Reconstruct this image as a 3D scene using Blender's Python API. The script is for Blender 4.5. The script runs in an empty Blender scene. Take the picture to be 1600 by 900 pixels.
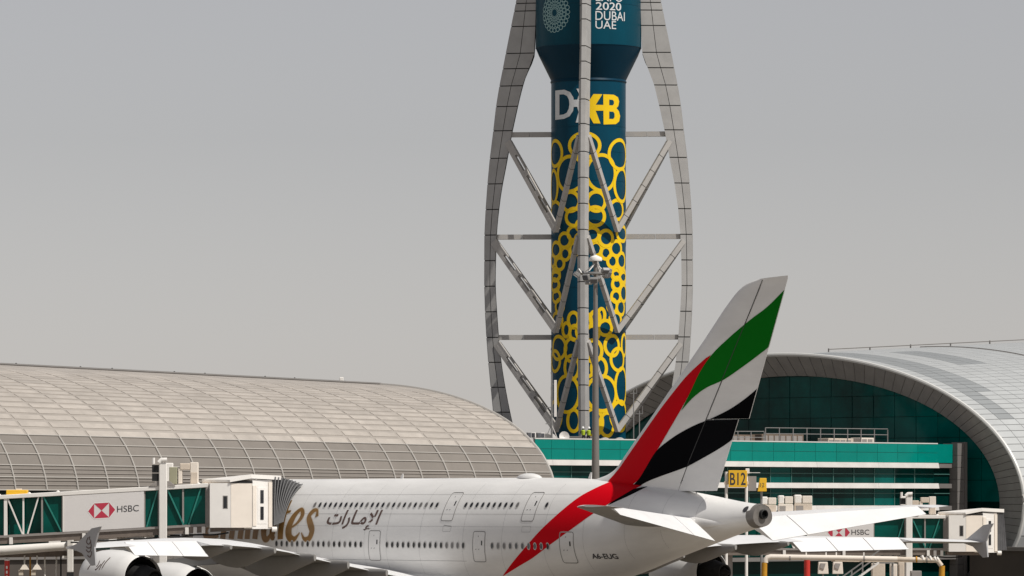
import bpy, bmesh, math, random
from mathutils import Vector, Matrix
random.seed(7)
R = math.radians
S = bpy.context.scene
COL = S.collection
# ------------------------------------------------------------------ camera, sky, sun, exposure
CAM_H, FPX, HORIZ = 9.05, 8000.0, 787.0            # eye height, focal length in photo pixels, horizon row
cam = bpy.data.cameras.new('camera'); camo = bpy.data.objects.new('camera', cam); COL.objects.link(camo)
camo.location = (0, 0, CAM_H); camo.rotation_euler = (R(90), 0, 0)
cam.sensor_width = 36; cam.lens = FPX / 1600 * 36; cam.shift_y = (HORIZ - 450) / 1600
cam.clip_start = 1; cam.clip_end = 20000
S.camera = camo
SUN_H = Vector((0.80, -0.60)).normalized(); SUN_EL = R(54)
w = bpy.data.worlds.new('World'); S.world = w; w.use_nodes = True
nt = w.node_tree; nt.nodes.clear()
sky = nt.nodes.new('ShaderNodeTexSky'); sky.sky_type = 'NISHITA'; sky.sun_disc = False
sky.sun_elevation = SUN_EL; sky.sun_rotation = math.atan2(SUN_H.x, SUN_H.y)
sky.air_density = 1.0; sky.dust_density = 0.3; sky.ozone_density = 1.0; sky.altitude = 0
hs = nt.nodes.new('ShaderNodeHueSaturation'); hs.inputs['Saturation'].default_value = 0.24; hs.inputs['Value'].default_value = 1.0
mx = nt.nodes.new('ShaderNodeMix'); mx.data_type = 'RGBA'; mx.blend_type = 'MULTIPLY'; mx.inputs[0].default_value = 1
mx.inputs[7].default_value = (1.015, 0.974, 0.985, 1)
bg = nt.nodes.new('ShaderNodeBackground'); bg.inputs[1].default_value = 0.0725
wo = nt.nodes.new('ShaderNodeOutputWorld')
nt.links.new(sky.outputs[0], hs.inputs['Color']); nt.links.new(hs.outputs[0], mx.inputs[6])
nt.links.new(mx.outputs[2], bg.inputs[0]); nt.links.new(bg.outputs[0], wo.inputs[0])
sl = bpy.data.lights.new('sun', 'SUN'); sl.energy = 4.1; sl.angle = R(0.53); sl.color = (1, 0.955, 0.89)
so = bpy.data.objects.new('sun', sl); COL.objects.link(so); so.location = (60, -40, 120)
sdir = Vector((SUN_H.x * math.cos(SUN_EL), SUN_H.y * math.cos(SUN_EL), math.sin(SUN_EL)))
so.rotation_euler = sdir.to_track_quat('Z', 'Y').to_euler()
S.view_settings.view_transform = 'Standard'; S.view_settings.look = 'None'
S.view_settings.exposure = 0.0; S.view_settings.gamma = 1; S.view_settings.use_curve_mapping = False

# ------------------------------------------------------------------ materials
def mat(name, col, rough=0.55, metal=0.0, var=0.0, scale=1.0, bump=0.0, spec=0.5, stretch=(1, 1, 1), coat=0.0, bscale=None):
    m = bpy.data.materials.new(name); m.use_nodes = True
    n = m.node_tree; b = n.nodes['Principled BSDF']
    b.inputs['Base Color'].default_value = (*col, 1); b.inputs['Roughness'].default_value = rough
    b.inputs['Metallic'].default_value = metal; b.inputs['Specular IOR Level'].default_value = spec
    b.inputs['Coat Weight'].default_value = coat
    if var or bump:
        tc = n.nodes.new('ShaderNodeTexCoord'); mp = n.nodes.new('ShaderNodeMapping'); mp.inputs['Scale'].default_value = stretch
        n.links.new(tc.outputs['Object'], mp.inputs[0])
        nz = n.nodes.new('ShaderNodeTexNoise'); nz.inputs['Scale'].default_value = scale; nz.inputs['Detail'].default_value = 6
        nz.inputs['Roughness'].default_value = 0.6
        n.links.new(mp.outputs[0], nz.inputs['Vector'])
        if var:
            r = n.nodes.new('ShaderNodeValToRGB')
            r.color_ramp.elements[0].position = 0.3; r.color_ramp.elements[1].position = 0.7
            lo = [max(0, c * (1 - var)) for c in col]; hi = [min(1, c * (1 + var * 0.6)) for c in col]
            r.color_ramp.elements[0].color = (*lo, 1); r.color_ramp.elements[1].color = (*hi, 1)
            n.links.new(nz.outputs[0], r.inputs[0]); n.links.new(r.outputs[0], b.inputs['Base Color'])
        if bump:
            n2 = n.nodes.new('ShaderNodeTexNoise'); n2.inputs['Scale'].default_value = bscale or scale * 4; n2.inputs['Detail'].default_value = 4
            n.links.new(mp.outputs[0], n2.inputs['Vector'])
            bp = n.nodes.new('ShaderNodeBump'); bp.inputs['Strength'].default_value = bump; bp.inputs['Distance'].default_value = 0.05
            n.links.new(n2.outputs[0], bp.inputs['Height']); n.links.new(bp.outputs[0], b.inputs['Normal'])
    return m

def varied(name, col, rough, var, metal=0.0, noise=0.12, scale=0.6, spec=0.4):
    """each object of this material gets its own slight shade (Object Info random) on top of a soft noise"""
    m = mat(name, col, rough, metal, var=noise, scale=scale, spec=spec)
    n = m.node_tree; b = n.nodes['Principled BSDF']; src = b.inputs['Base Color'].links[0].from_socket
    oi = n.nodes.new('ShaderNodeObjectInfo'); mr = n.nodes.new('ShaderNodeMapRange')
    mr.inputs['To Min'].default_value = 1 - var; mr.inputs['To Max'].default_value = 1 + var
    n.links.new(oi.outputs['Random'], mr.inputs[0])
    mu = n.nodes.new('ShaderNodeMix'); mu.data_type = 'RGBA'; mu.blend_type = 'MULTIPLY'; mu.inputs[0].default_value = 1
    cb = n.nodes.new('ShaderNodeCombineColor')
    for i in range(3): n.links.new(mr.outputs[0], cb.inputs[i])
    n.links.new(src, mu.inputs[6]); n.links.new(cb.outputs[0], mu.inputs[7]); n.links.new(mu.outputs[2], b.inputs['Base Color'])
    return m

M = dict(
    white=mat('white_paint', (0.78, 0.77, 0.75), 0.36, var=0.10, scale=0.7, spec=0.45, stretch=(0.25, 1, 0.8), bump=0.02, bscale=0.8),
    wing=mat('wing_grey_white', (0.74, 0.74, 0.74), 0.45, var=0.06, scale=0.6),
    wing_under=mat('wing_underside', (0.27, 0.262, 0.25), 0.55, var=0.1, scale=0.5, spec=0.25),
    fence=mat('winglet_grey', (0.40, 0.40, 0.41), 0.5, var=0.05),
    red=mat('stripe_red', (0.60, 0.001, 0.008), 0.55, spec=0.05), green=mat('stripe_green', (0.001, 0.15, 0.006), 0.55, spec=0.05),
    black=mat('stripe_black', (0.003, 0.003, 0.004), 0.6, spec=0.02), edge=mat('stripe_white_edge', (0.8, 0.78, 0.76), 0.45),
    gold=mat('letter_gold', (0.235, 0.118, 0.024), 0.42, var=0.25, scale=1.2), goldedge=mat('letter_gold_edge', (0.62, 0.55, 0.45), 0.5),
    brown=mat('letter_dark_brown', (0.10, 0.055, 0.045), 0.5),
    ink=mat('dark_ink', (0.035, 0.035, 0.04), 0.6), line=mat('panel_line', (0.26, 0.26, 0.26), 0.6), seam=mat('dark_seam', (0.05, 0.05, 0.05), 0.6, spec=0.2),
    winglass=mat('cabin_window', (0.02, 0.022, 0.025), 0.15), blind=mat('window_blind', (0.16, 0.155, 0.15), 0.4), winframe=mat('window_rim', (0.55, 0.54, 0.52), 0.5),
    darkmetal=mat('dark_metal', (0.03, 0.03, 0.03), 0.55, 0.0, var=0.3, scale=2, spec=0.2), exhaust=mat('exhaust_metal', (0.20, 0.185, 0.17), 0.5, 0.3, var=0.2, scale=2),
    soot=mat('soot_black', (0.005, 0.005, 0.005), 0.9, spec=0.05), rubber=mat('rubber', (0.02, 0.02, 0.02), 0.85),
    tower_clad=varied('tower_cladding', (0.39, 0.385, 0.375), 0.55, 0.04), tower_core=mat('tower_core', (0.035, 0.034, 0.033), 0.8, spec=0.1),
    brace=mat('brace_cladding', (0.42, 0.405, 0.385), 0.55, var=0.08, scale=0.8), brace_dark=mat('brace_inner', (0.22, 0.215, 0.21), 0.6),
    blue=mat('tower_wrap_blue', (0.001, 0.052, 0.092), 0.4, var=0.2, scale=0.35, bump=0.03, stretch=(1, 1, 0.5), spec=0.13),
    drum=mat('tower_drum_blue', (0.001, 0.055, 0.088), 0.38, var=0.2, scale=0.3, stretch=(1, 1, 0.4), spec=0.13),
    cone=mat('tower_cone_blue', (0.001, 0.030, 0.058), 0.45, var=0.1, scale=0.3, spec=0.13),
    yellow=mat('print_yellow', (0.84, 0.56, 0.01), 0.5, spec=0.2), print_white=mat('print_white', (0.66, 0.68, 0.69), 0.5), print_aqua=mat('print_aqua', (0.28, 0.46, 0.46), 0.5),
    roofpanel=varied('roof_panel_cream', (0.43, 0.392, 0.35), 0.5, 0.075, noise=0.16, scale=0.5),
    roofsub=mat('roof_substrate', (0.33, 0.30, 0.268), 0.75, var=0.12, scale=0.3),
    screen=varied('roof_screen_mesh', (0.20, 0.18, 0.160), 0.7, 0.05, noise=0.08), ribmetal=mat('rib_metal', (0.42, 0.40, 0.37), 0.45),
    louvre=mat('louvre', (0.30, 0.275, 0.25), 0.6),
    rpanel=varied('right_roof_panel', (0.44, 0.455, 0.455), 0.4, 0.03, noise=0.06), rdark=varied('right_roof_dark_panel', (0.28, 0.295, 0.30), 0.45, 0.04, noise=0.06),
    rsub=mat('right_roof_joint', (0.22, 0.225, 0.225), 0.7), fascia=varied('fascia_panel', (0.30, 0.287, 0.275), 0.5, 0.04),
    redge=mat('arch_edge_trim', (0.62, 0.62, 0.60), 0.4),
    glass=varied('teal_glass', (0.000, 0.085, 0.075), 0.08, 0.08, noise=0.85, scale=0.09, spec=0.12), glass2=varied('facade_glass', (0.000, 0.036, 0.031), 0.08, 0.12, noise=0.7, scale=0.16, spec=0.12), glassdk=varied('dark_teal_glass', (0.000, 0.020, 0.017), 0.08, 0.3, noise=0.4, scale=0.1, spec=0.12),  # teal_glass: blotchy noise paints cloudy reflections into the pane colour
    teal=varied('teal_spandrel', (0.000, 0.205, 0.168), 0.15, 0.05, noise=0.08, spec=0.15), mull=mat('mullion', (0.06, 0.14, 0.125), 0.5, spec=0.2),
    mull_dark=mat('mullion_dark', (0.001, 0.04, 0.035), 0.5, spec=0.1), ledge=varied('ledge_white', (0.62, 0.60, 0.57), 0.5, 0.02), cap=mat('parapet_cap', (0.6, 0.6, 0.58), 0.5),
    stone=mat('stone_grey', (0.16, 0.15, 0.142), 0.7, var=0.1, scale=0.4), basewall=mat('base_wall', (0.06, 0.050, 0.043), 0.8, var=0.2, scale=0.3),  # base wall colour darkened to stand in for the shade along it
    cream=mat('cream_paint', (0.79, 0.715, 0.625), 0.5, var=0.06, scale=0.8), offwhite=mat('off_white_paint', (0.82, 0.79, 0.745), 0.5, var=0.05, scale=0.8),
    panelgrey=mat('advert_panel', (0.72, 0.695, 0.675), 0.45, var=0.03, scale=0.5), bridgeglass=varied('bridge_glass', (0.000, 0.085, 0.066), 0.06, 0.15, noise=0.45, scale=0.3, spec=0.15),
    bridgebrace=mat('bridge_brace', (0.02, 0.21, 0.17), 0.35), frame_grey=mat('frame_grey', (0.30, 0.275, 0.255), 0.6, var=0.1),
    beam=mat('bridge_beam', (0.19, 0.155, 0.13), 0.65, var=0.25, scale=1.2), bellowrib=mat('bellows_fold', (0.17, 0.17, 0.172), 0.8), bellows=mat('bellows_fabric', (0.10, 0.10, 0.104), 0.8, var=0.25, scale=2),
    logo_red=mat('logo_red', (0.50, 0.035, 0.07), 0.5), sign_yellow=mat('sign_yellow', (0.80, 0.46, 0.02), 0.5), orange=mat('safety_ochre', (0.52, 0.25, 0.012), 0.55, var=0.15),
    hydrant=mat('signal_red', (0.55, 0.03, 0.02), 0.5, var=0.1), steel=mat('galvanised', (0.30, 0.295, 0.285), 0.4, 0.35, var=0.15, scale=1.5),
    mast=mat('mast_steel', (0.19, 0.175, 0.16), 0.45, 0.1, var=0.12, scale=0.8, stretch=(1, 1, 0.2)), lens=mat('lamp_lens', (0.12, 0.125, 0.14), 0.15, 0.3),
    beige=mat('ac_beige', (0.64, 0.55, 0.45), 0.6, var=0.12, scale=1.5), olive=mat('ac_olive', (0.33, 0.32, 0.22), 0.6), 
    hivis=mat('hi_vis', (0.42, 0.55, 0.03), 0.7), skin=mat('skin', (0.30, 0.17, 0.10), 0.6), cloth=mat('work_trousers', (0.03, 0.035, 0.05), 0.8), helmet=mat('helmet_white', (0.8, 0.8, 0.78), 0.4),
    brownbox=mat('plant_brown', (0.17, 0.125, 0.09), 0.7, var=0.25, scale=1), 
)
# concrete apron: slabs joints drawn by a brick texture
ap = mat('apron_concrete', (0.25, 0.218, 0.175), 0.85, var=0.2, scale=0.05, bump=0.1); M['apron'] = ap

# ------------------------------------------------------------------ mesh helpers
class MB:
    def __init__(s): s.v = []; s.f = []
    def add(s, vs, fs):
        o = len(s.v); s.v += [tuple(p) for p in vs]; s.f += [tuple(i + o for i in f) for f in fs]; return s
    def box(s, x0, x1, y0, y1, z0, z1):
        vs = [(x0, y0, z0), (x1, y0, z0), (x1, y1, z0), (x0, y1, z0), (x0, y0, z1), (x1, y0, z1), (x1, y1, z1), (x0, y1, z1)]
        return s.add(vs, BOXF)
    def hexa(s, b, t):                                  # bottom ring of 4, top ring of 4
        return s.add(list(b) + list(t), BOXF)
    def bar(s, a, b, w, h, up=(0, 0, 1)):
        a = Vector(a); b = Vector(b); d = (b - a).normalized(); u = Vector(up)
        r = d.cross(u)
        if r.length < 1e-4: r = d.cross(Vector((0, 1, 0)))
        r.normalize(); u = r.cross(d).normalized(); r = r * w / 2; u = u * h / 2
        return s.hexa([a - r - u, a + r - u, b + r - u, b - r - u], [a - r + u, a + r + u, b + r + u, b - r + u])
    def tube(s, pts, rad, n=10, cap=True):
        pts = [Vector(p) for p in pts]; rads = rad if isinstance(rad, (list, tuple)) else [rad] * len(pts)
        o = len(s.v); prev = None
        for i, p in enumerate(pts):
            d = (pts[min(i + 1, len(pts) - 1)] - pts[max(i - 1, 0)]).normalized()
            r = d.cross(Vector((0, 0, 1)))
            if r.length < 1e-3: r = d.cross(Vector((1, 0, 0)))
            r.normalize(); u = r.cross(d)
            for k in range(n):
                a = 2 * math.pi * k / n; s.v.append(tuple(p + (r * math.cos(a) + u * math.sin(a)) * rads[i]))
        for i in range(len(pts) - 1):
            for k in range(n):
                s.f.append((o + i * n + k, o + i * n + (k + 1) % n, o + (i + 1) * n + (k + 1) % n, o + (i + 1) * n + k))
        if cap:
            s.f.append(tuple(o + k for k in range(n))[::-1]); s.f.append(tuple(o + (len(pts) - 1) * n + k for k in range(n)))
        return s
    def lathe(s, prof, n=32, axis='z', cx=0, cy=0, cz=0):
        o = len(s.v)
        for (t, r) in prof:
            for k in range(n):
                a = 2 * math.pi * k / n; c, q = r * math.cos(a), r * math.sin(a)
                s.v.append((cx + c, cy + q, cz + t) if axis == 'z' else (cx + t, cy + c, cz + q))
        for i in range(len(prof) - 1):
            for k in range(n):
                s.f.append((o + i * n + k, o + i * n + (k + 1) % n, o + (i + 1) * n + (k + 1) % n, o + (i + 1) * n + k))
        return s
    def grid(s, P, close_u=False):                       # P[i][j]
        o = len(s.v); ni, nj = len(P), len(P[0])
        for row in P: s.v += [tuple(p) for p in row]
        for i in range(ni - 1):
            for j in range(nj - (0 if close_u else 1)):
                s.f.append((o + i * nj + j, o + i * nj + (j + 1) % nj, o + (i + 1) * nj + (j + 1) % nj, o + (i + 1) * nj + j))
        return s
    def cap_ring(s, pts): o = len(s.v); s.v += [tuple(p) for p in pts]; s.f.append(tuple(range(o, o + len(pts)))); return s
    def mesh(s, name):
        me = bpy.data.meshes.new(name); me.from_pydata(s.v, [], s.f); me.update(); return me
    def build(s, name, m, parent=None, smooth=False, bevel=0.0, fix=True, **kw):
        me = s.mesh(name)
        if fix or bevel:
            bm = bmesh.new(); bm.from_mesh(me)
            if bevel: bmesh.ops.bevel(bm, geom=bm.edges[:], offset=bevel, segments=1, affect='EDGES')
            bmesh.ops.recalc_face_normals(bm, faces=bm.faces[:]); bm.to_mesh(me); bm.free()
        return link(name, me, m, parent, smooth, **kw)
BOXF = [(0, 3, 2, 1), (4, 5, 6, 7), (0, 1, 5, 4), (1, 2, 6, 5), (2, 3, 7, 6), (3, 0, 4, 7)]

def link(name, me, m, parent=None, smooth=False, loc=None, rot=None, label=None, kind=None):
    if m and not me.materials: me.materials.append(M[m] if isinstance(m, str) else m)
    if smooth and len(me.polygons):
        me.polygons.foreach_set('use_smooth', [True] * len(me.polygons))
        if smooth != 'all': me.set_sharp_from_angle(angle=R(40))
    o = bpy.data.objects.new(name, me); COL.objects.link(o)
    if parent: o.parent = parent
    if loc: o.location = loc
    if rot: o.rotation_euler = rot
    if label: o['label'] = label
    if kind: o['kind'] = kind
    return o
def tag(o, label, cat, group=None):
    o['label'] = label; o['category'] = cat
    if group: o['group'] = group
    return o
def thing(name, label, cat, loc=(0, 0, 0), rz=0.0, group=None):
    o = bpy.data.objects.new(name, None); COL.objects.link(o); o.location = loc; o.rotation_euler = (0, 0, rz)
    o.empty_display_size = 0.5
    return tag(o, label, cat, group)
def at(u, v, Y): return Vector(((u - 800) / FPX * Y, Y, CAM_H + (HORIZ - v) / FPX * Y))   # photo pixel at depth Y
def hermite(xs, ys):
    n = len(xs); d = [(ys[i + 1] - ys[i]) / (xs[i + 1] - xs[i]) for i in range(n - 1)]
    m = [d[0]] + [0 if d[i - 1] * d[i] <= 0 else 2 * d[i - 1] * d[i] / (d[i - 1] + d[i]) for i in range(1, n - 1)] + [d[-1]]
    def f(x):
        if x <= xs[0]: return ys[0] + m[0] * (x - xs[0]) * 0
        if x >= xs[-1]: return ys[-1]
        i = max(k for k in range(n - 1) if xs[k] <= x); h = xs[i + 1] - xs[i]; t = (x - xs[i]) / h
        return (2*t**3 - 3*t*t + 1) * ys[i] + (t**3 - 2*t*t + t) * h * m[i] + (-2*t**3 + 3*t*t) * ys[i + 1] + (t**3 - t*t) * h * m[i + 1]
    return f
def text_bm(body, box, shear=0.0, cut=0.25, cuty=None, bold=0.0):
    """built-in font text as a flat bmesh fitted to box = (x0, x1, y0, y1)"""
    c = bpy.data.curves.new('t', 'FONT'); c.body = body; c.resolution_u = 6; c.shear = shear; c.offset = bold
    o = bpy.data.objects.new('t', c); COL.objects.link(o)
    dg = bpy.context.evaluated_depsgraph_get(); me = bpy.data.meshes.new_from_object(o.evaluated_get(dg))
    bpy.data.objects.remove(o); bpy.data.curves.remove(c)
    bm = bmesh.new(); bm.from_mesh(me); bpy.data.meshes.remove(me)
    xs = [v.co.x for v in bm.verts]; ys = [v.co.y for v in bm.verts]
    ax, bx, ay, by = min(xs), max(xs), min(ys), max(ys)
    for v in bm.verts:
        v.co.x = box[0] + (v.co.x - ax) / (bx - ax) * (box[1] - box[0]); v.co.y = box[2] + (v.co.y - ay) / (by - ay) * (box[3] - box[2]); v.co.z = 0
    slice_bm(bm, cut, cuty); return bm
def slice_bm(bm, cut, cuty=None):
    for ax, st in ((0, cut), (1, cuty)):
        if not st: continue
        lo = min(v.co[ax] for v in bm.verts); hi = max(v.co[ax] for v in bm.verts); k = math.floor(lo / st) * st + st
        while k < hi:
            p = [0, 0, 0]; p[ax] = k; nn = [0, 0, 0]; nn[ax] = 1
            bmesh.ops.bisect_plane(bm, geom=bm.verts[:] + bm.edges[:] + bm.faces[:], plane_co=p, plane_no=nn); k += st
def poly_bm(polys, cut=None, cuty=None):
    bm = bmesh.new()
    for P in polys:
        vs = [bm.verts.new((p[0], p[1], 0)) for p in P]; bm.faces.new(vs)
    bmesh.ops.triangulate(bm, faces=bm.faces[:], ngon_method='EAR_CLIP')
    if cut or cuty: slice_bm(bm, cut, cuty)
    return bm
def ribbon_polys(pts, width, n=None):
    """strip of quads along a polyline; width a number or one per point"""
    pts = [Vector((p[0], p[1])) for p in pts]; W = width if isinstance(width, (list, tuple)) else [width] * len(pts); L = []; Rr = []
    for i, p in enumerate(pts):
        d = (pts[min(i + 1, len(pts) - 1)] - pts[max(i - 1, 0)]).normalized(); nn = Vector((-d.y, d.x)) * W[i] / 2
        L.append(p + nn); Rr.append(p - nn)
    return [[Rr[i], Rr[i + 1], L[i + 1], L[i]] for i in range(len(pts) - 1)]
def smooth_pts(P, k=6, closed=False):
    out = []; n = len(P)
    for i in range(n if closed else n - 1):
        g = lambda j: P[j % n] if closed else P[max(0, min(n - 1, j))]
        p0, p1, p2, p3 = g(i - 1), g(i), g(i + 1), g(i + 2)
        for s in range(k):
            t = s / k
            out.append(tuple(0.5 * (2*p1[a] + (-p0[a] + p2[a]) * t + (2*p0[a] - 5*p1[a] + 4*p2[a] - p3[a]) * t*t + (-p0[a] + 3*p1[a] - 3*p2[a] + p3[a]) * t**3) for a in range(len(p1))))
    if not closed: out.append(tuple(P[-1]))
    return out
def map_bm(bm, fn, name, m, parent, label=None, thick=0.0):
    for v in bm.verts: v.co = fn(v.co.x, v.co.y)
    me = bpy.data.meshes.new(name); bm.to_mesh(me); bm.free()
    return link(name, me, m, parent, label=label)
def ring_polys(cx, cy, rx, ry, wd, n=28):
    o = [(cx + (rx + wd / 2) * math.cos(2*math.pi*k/n), cy + (ry + wd / 2) * math.sin(2*math.pi*k/n)) for k in range(n)]
    i = [(cx + (rx - wd / 2) * math.cos(2*math.pi*k/n), cy + (ry - wd / 2) * math.sin(2*math.pi*k/n)) for k in range(n)]
    return [[i[k], o[k], o[(k + 1) % n], i[(k + 1) % n]] for k in range(n)]
def rounded(x0, x1, y0, y1, r, n=4):
    P = []
    for cx, cy, a0 in ((x1 - r, y1 - r, 0), (x0 + r, y1 - r, 90), (x0 + r, y0 + r, 180), (x1 - r, y0 + r, 270)):
        for k in range(n + 1):
            a = R(a0 + 90 * k / n); P.append((cx + r * math.cos(a), cy + r * math.sin(a)))
    return P

# ------------------------------------------------------------------ ground
g = MB(); N = 24; E0 = 4000
g.grid([[(-E0 + 2*E0*i/N, -1000 + 6000*j/N, 0) for i in range(N + 1)] for j in range(N + 1)])
go = g.build('apron', 'apron'); go['kind'] = 'structure'; go['label'] = 'sandy concrete airport apron'

# ------------------------------------------------------------------ left concourse (long vaulted roof)
AX45 = R(45)
def sup(psi, a, b, n): 
    c, s = math.cos(psi), math.sin(psi)
    return (-a * math.copysign(abs(c) ** (2 / n), c), b * abs(s) ** (2 / n))
LC = thing('concourse_building', 'long concourse with cream panelled barrel roof behind the left jet bridge', 'building', (-16.8, 518, 0), AX45)
LZ, LN = 9.05, 2.15
def lshape(x): return 29.8 - 0.03 * x, 12.05 - 0.021 * x
def arc_psis(a, b, n, rows, z0):
    """psi values from height z0 above the springing to the crown and over, equal steps of arc length"""
    ps = [i * math.pi / 4000 for i in range(4001)]; P = [sup(p, a, b, n) for p in ps]
    i0 = next(i for i, p in enumerate(P) if p[1] >= z0)
    acc = [0.0]
    for i in range(i0 + 1, 4001 - i0): acc.append(acc[-1] + math.dist(P[i], P[i - 1]))
    out = []; k = 0
    for r in range(rows + 1):
        t = acc[-1] * r / rows
        while k < len(acc) - 1 and acc[k] < t: k += 1
        out.append(ps[i0 + k])
    return out, acc[-1]
ROWS = 66
LPS, _ = arc_psis(29.8, 12.05, LN, ROWS, 1.05)
def lpt(x, psi, off=0.0):
    a, b = lshape(x); y, z = sup(psi, a, b, LN)
    if off:
        y1, z1 = sup(min(psi + 0.004, math.pi), a, b, LN); y0, z0 = sup(max(psi - 0.004, 0), a, b, LN)
        d = Vector((y1 - y0, z1 - z0)).normalized(); y += -d.y * off; z += d.x * off
    return (x, y, LZ + z)
LX0 = -92.0
sub = MB(); xs = [0.0 - i * 4.0 for i in range(24)]
sub.grid([[lpt(x, p, -0.0) for p in LPS] for x in xs]).cap_ring([lpt(0, p, 0) for p in LPS])
sub.build('roof', 'roofsub', LC, smooth=True)
BAY = 3.65; NB = 21; NSCR = 5
def lpanel(i, r, mb, off=0.035, gx=0.16, gy=0.13):
    q_ = 1.0 if r < 14 else (0.6 if r < 20 else 0.25); gx *= q_; gy *= q_; x0, x1 = -BAY * (i + 1) + gx, -BAY * i - gx
    p0, p1 = LPS[r], LPS[r + 1]; d = p1 - p0; p0 += d * gy; p1 -= d * gy * 1.6
    pm = (p0 + p1) / 2
    lo = [[lpt(x, p, -0.02) for x in (x0, x1)] for p in (p0, p1)]; hi = [[lpt(x, p, off) for x in (x0, x1)] for p in (p0, p1)]
    mb.hexa([lo[0][0], lo[0][1], lo[1][1], lo[1][0]], [hi[0][0], hi[0][1], hi[1][1], hi[1][0]])
rest = MB(); nparts = 0
order = sorted(((i, r) for i in range(NB) for r in range(NSCR, 35)), key=lambda t: (t[1] > 21, t[0] > 16, t[1] * 100 + t[0]))
for k, (i, r) in enumerate(order):
    if nparts < 298 and i <= 16 and r <= 22:
        b = MB(); lpanel(i, r, b); b.build('roof_panel', 'roofpanel', LC, fix=False); nparts += 1
    else: lpanel(i, r, rest)
for i in range(NB):
    for r in range(35, ROWS - 5): lpanel(i, r, rest)
rest.build('roof_panel_field', 'roofpanel', LC, kind='stuff', fix=False)
for i in range(NB):                                           # mesh screens at the foot of the roof
    for r in range(NSCR):
        b = MB(); lpanel(i, r, b, 0.05, 0.05, 0.02); b.build('screen_panel', 'screen', LC, fix=False)
for i in range(0, NB + 1):                                    # light ribs that stand proud at the foot
    b = MB(); x = -BAY * i; pp = LPS[:NSCR + 1]
    b.tube([lpt(x, p, 0.12) for p in pp], 0.075, 6); b.build('rib', 'ribmetal', LC)
for r in list(range(0, NSCR + 1)):
    b = MB(); b.tube([lpt(-BAY * i, LPS[r], 0.1) for i in range(0, NB + 1)], 0.06, 6); b.build('rail', 'ribmetal', LC)
for r, f in ((1, 0.35), (1, 0.7), (0, 0.4), (0, 0.75)):
    p = LPS[r] + (LPS[r + 1] - LPS[r]) * f
    b = MB(); b.tube([lpt(-BAY * i, p, 0.08) for i in range(0, NB + 1)], 0.04, 5); b.build('louvre_rail', 'louvre', LC)
b = MB(); b.tube([lpt(-BAY * 0.02, p, 0.05) for p in LPS[:40]], 0.16, 6); b.build('end_trim', 'ribmetal', LC)
kr = 28
b = MB(); b.tube([lpt(-x, LPS[kr], 0.12) for x in range(0, 90, 6)], 0.13, 6); b.build('gutter', 'stone', LC)
b = MB(); b.tube([lpt(-x, LPS[ROWS // 2], 0.30) for x in range(0, 90, 6)], 0.10, 6)
for x in range(3, 90, 4): q = Vector(lpt(-x, LPS[ROWS // 2], 0)); b.bar(q, q + Vector((0, 0, 0.45 if x % 3 else 0.3)), 0.1, 0.1)
b.build('ridge_cable', 'darkmetal', LC)
# glazed wall and base below the roof
def wall_y(x): a, b = lshape(x); return -a + 1.6
yb = MB(); yb.hexa([(-92, wall_y(-92) + 2, 4.2), (-1, wall_y(0) + 2, 4.2), (-1, 20, 4.2), (-92, 20, 4.2)], [(-92, wall_y(-92) + 2, 10.4), (-1, wall_y(0) + 2, 10.4), (-1, 20, 10.4), (-92, 20, 10.4)])
yb.build('inner_wall', 'glassdk', LC)
for i in range(20):
    for zz in ((4.2, 7.2), (7.25, 10.05)):
        x0, x1 = -BAY * (i + 1) + 0.05, -BAY * i - 0.05 - (0.4 if i == 0 else 0)
        b = MB(); ya = wall_y(x0) + 1.7; ybb = wall_y(x1) + 1.7
        b.hexa([(x0, ya, zz[0]), (x1, ybb, zz[0]), (x1, ybb + 0.05, zz[0]), (x0, ya + 0.05, zz[0])], [(x0, ya, zz[1]), (x1, ybb, zz[1]), (x1, ybb + 0.05, zz[1]), (x0, ya + 0.05, zz[1])])
        b.build('pane', 'glassdk', LC, fix=False)
    b = MB(); b.box(-BAY * i - 0.06 - (0.35 if i == 0 else 0), -BAY * i + 0.06 - (0.35 if i == 0 else 0), wall_y(-BAY * i) + 1.55, wall_y(-BAY * i) + 1.72, 4.2, 10.1); b.build('mullion', 'mull_dark', LC)
b = MB(); b.box(-92, -0.5, wall_y(-92) - 0.2, 20, 0, 4.15); b.build('base_wall', 'basewall', LC)
b = MB(); b.box(-92, -0.3, wall_y(-92) - 0.5, wall_y(0) + 2, 4.15, 4.5); b.build('string_course', 'stone', LC)

# ------------------------------------------------------------------ right concourse (elliptical end with deep fascia)
RC = thing('terminal_building', 'terminal with silver panelled roof and elliptical dark glass end', 'building', (28.9, 563.8, 0), AX45)
RZ, RA, RB = 9.0, 35.2, 16.4
RPS, RLEN = arc_psis(RA, RB, 2.0, 84, -0.0)
def rpt(x, psi, off=0.0):
    k = 1 + 0.0033 * x; a, b = RA * k, RB * k; y, z = -a * math.cos(psi), b * math.sin(psi)
    if off:
        n = Vector((-math.cos(psi) / a, math.sin(psi) / b)).normalized(); y += n.x * off; z += n.y * off
    return (x, y, RZ + z)
low = [-0.62 + 0.62 * i / 6 for i in range(6)]
ALLP = low + RPS + [math.pi - p for p in low[::-1]]
b = MB(); b.grid([[rpt(x, p, 0) for p in ALLP] for x in (0.0, 4, 10, 20, 35, 50, 65, 80)]); b.build('roof', 'rsub', RC, smooth=True)
RBAY = 2.3
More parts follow.
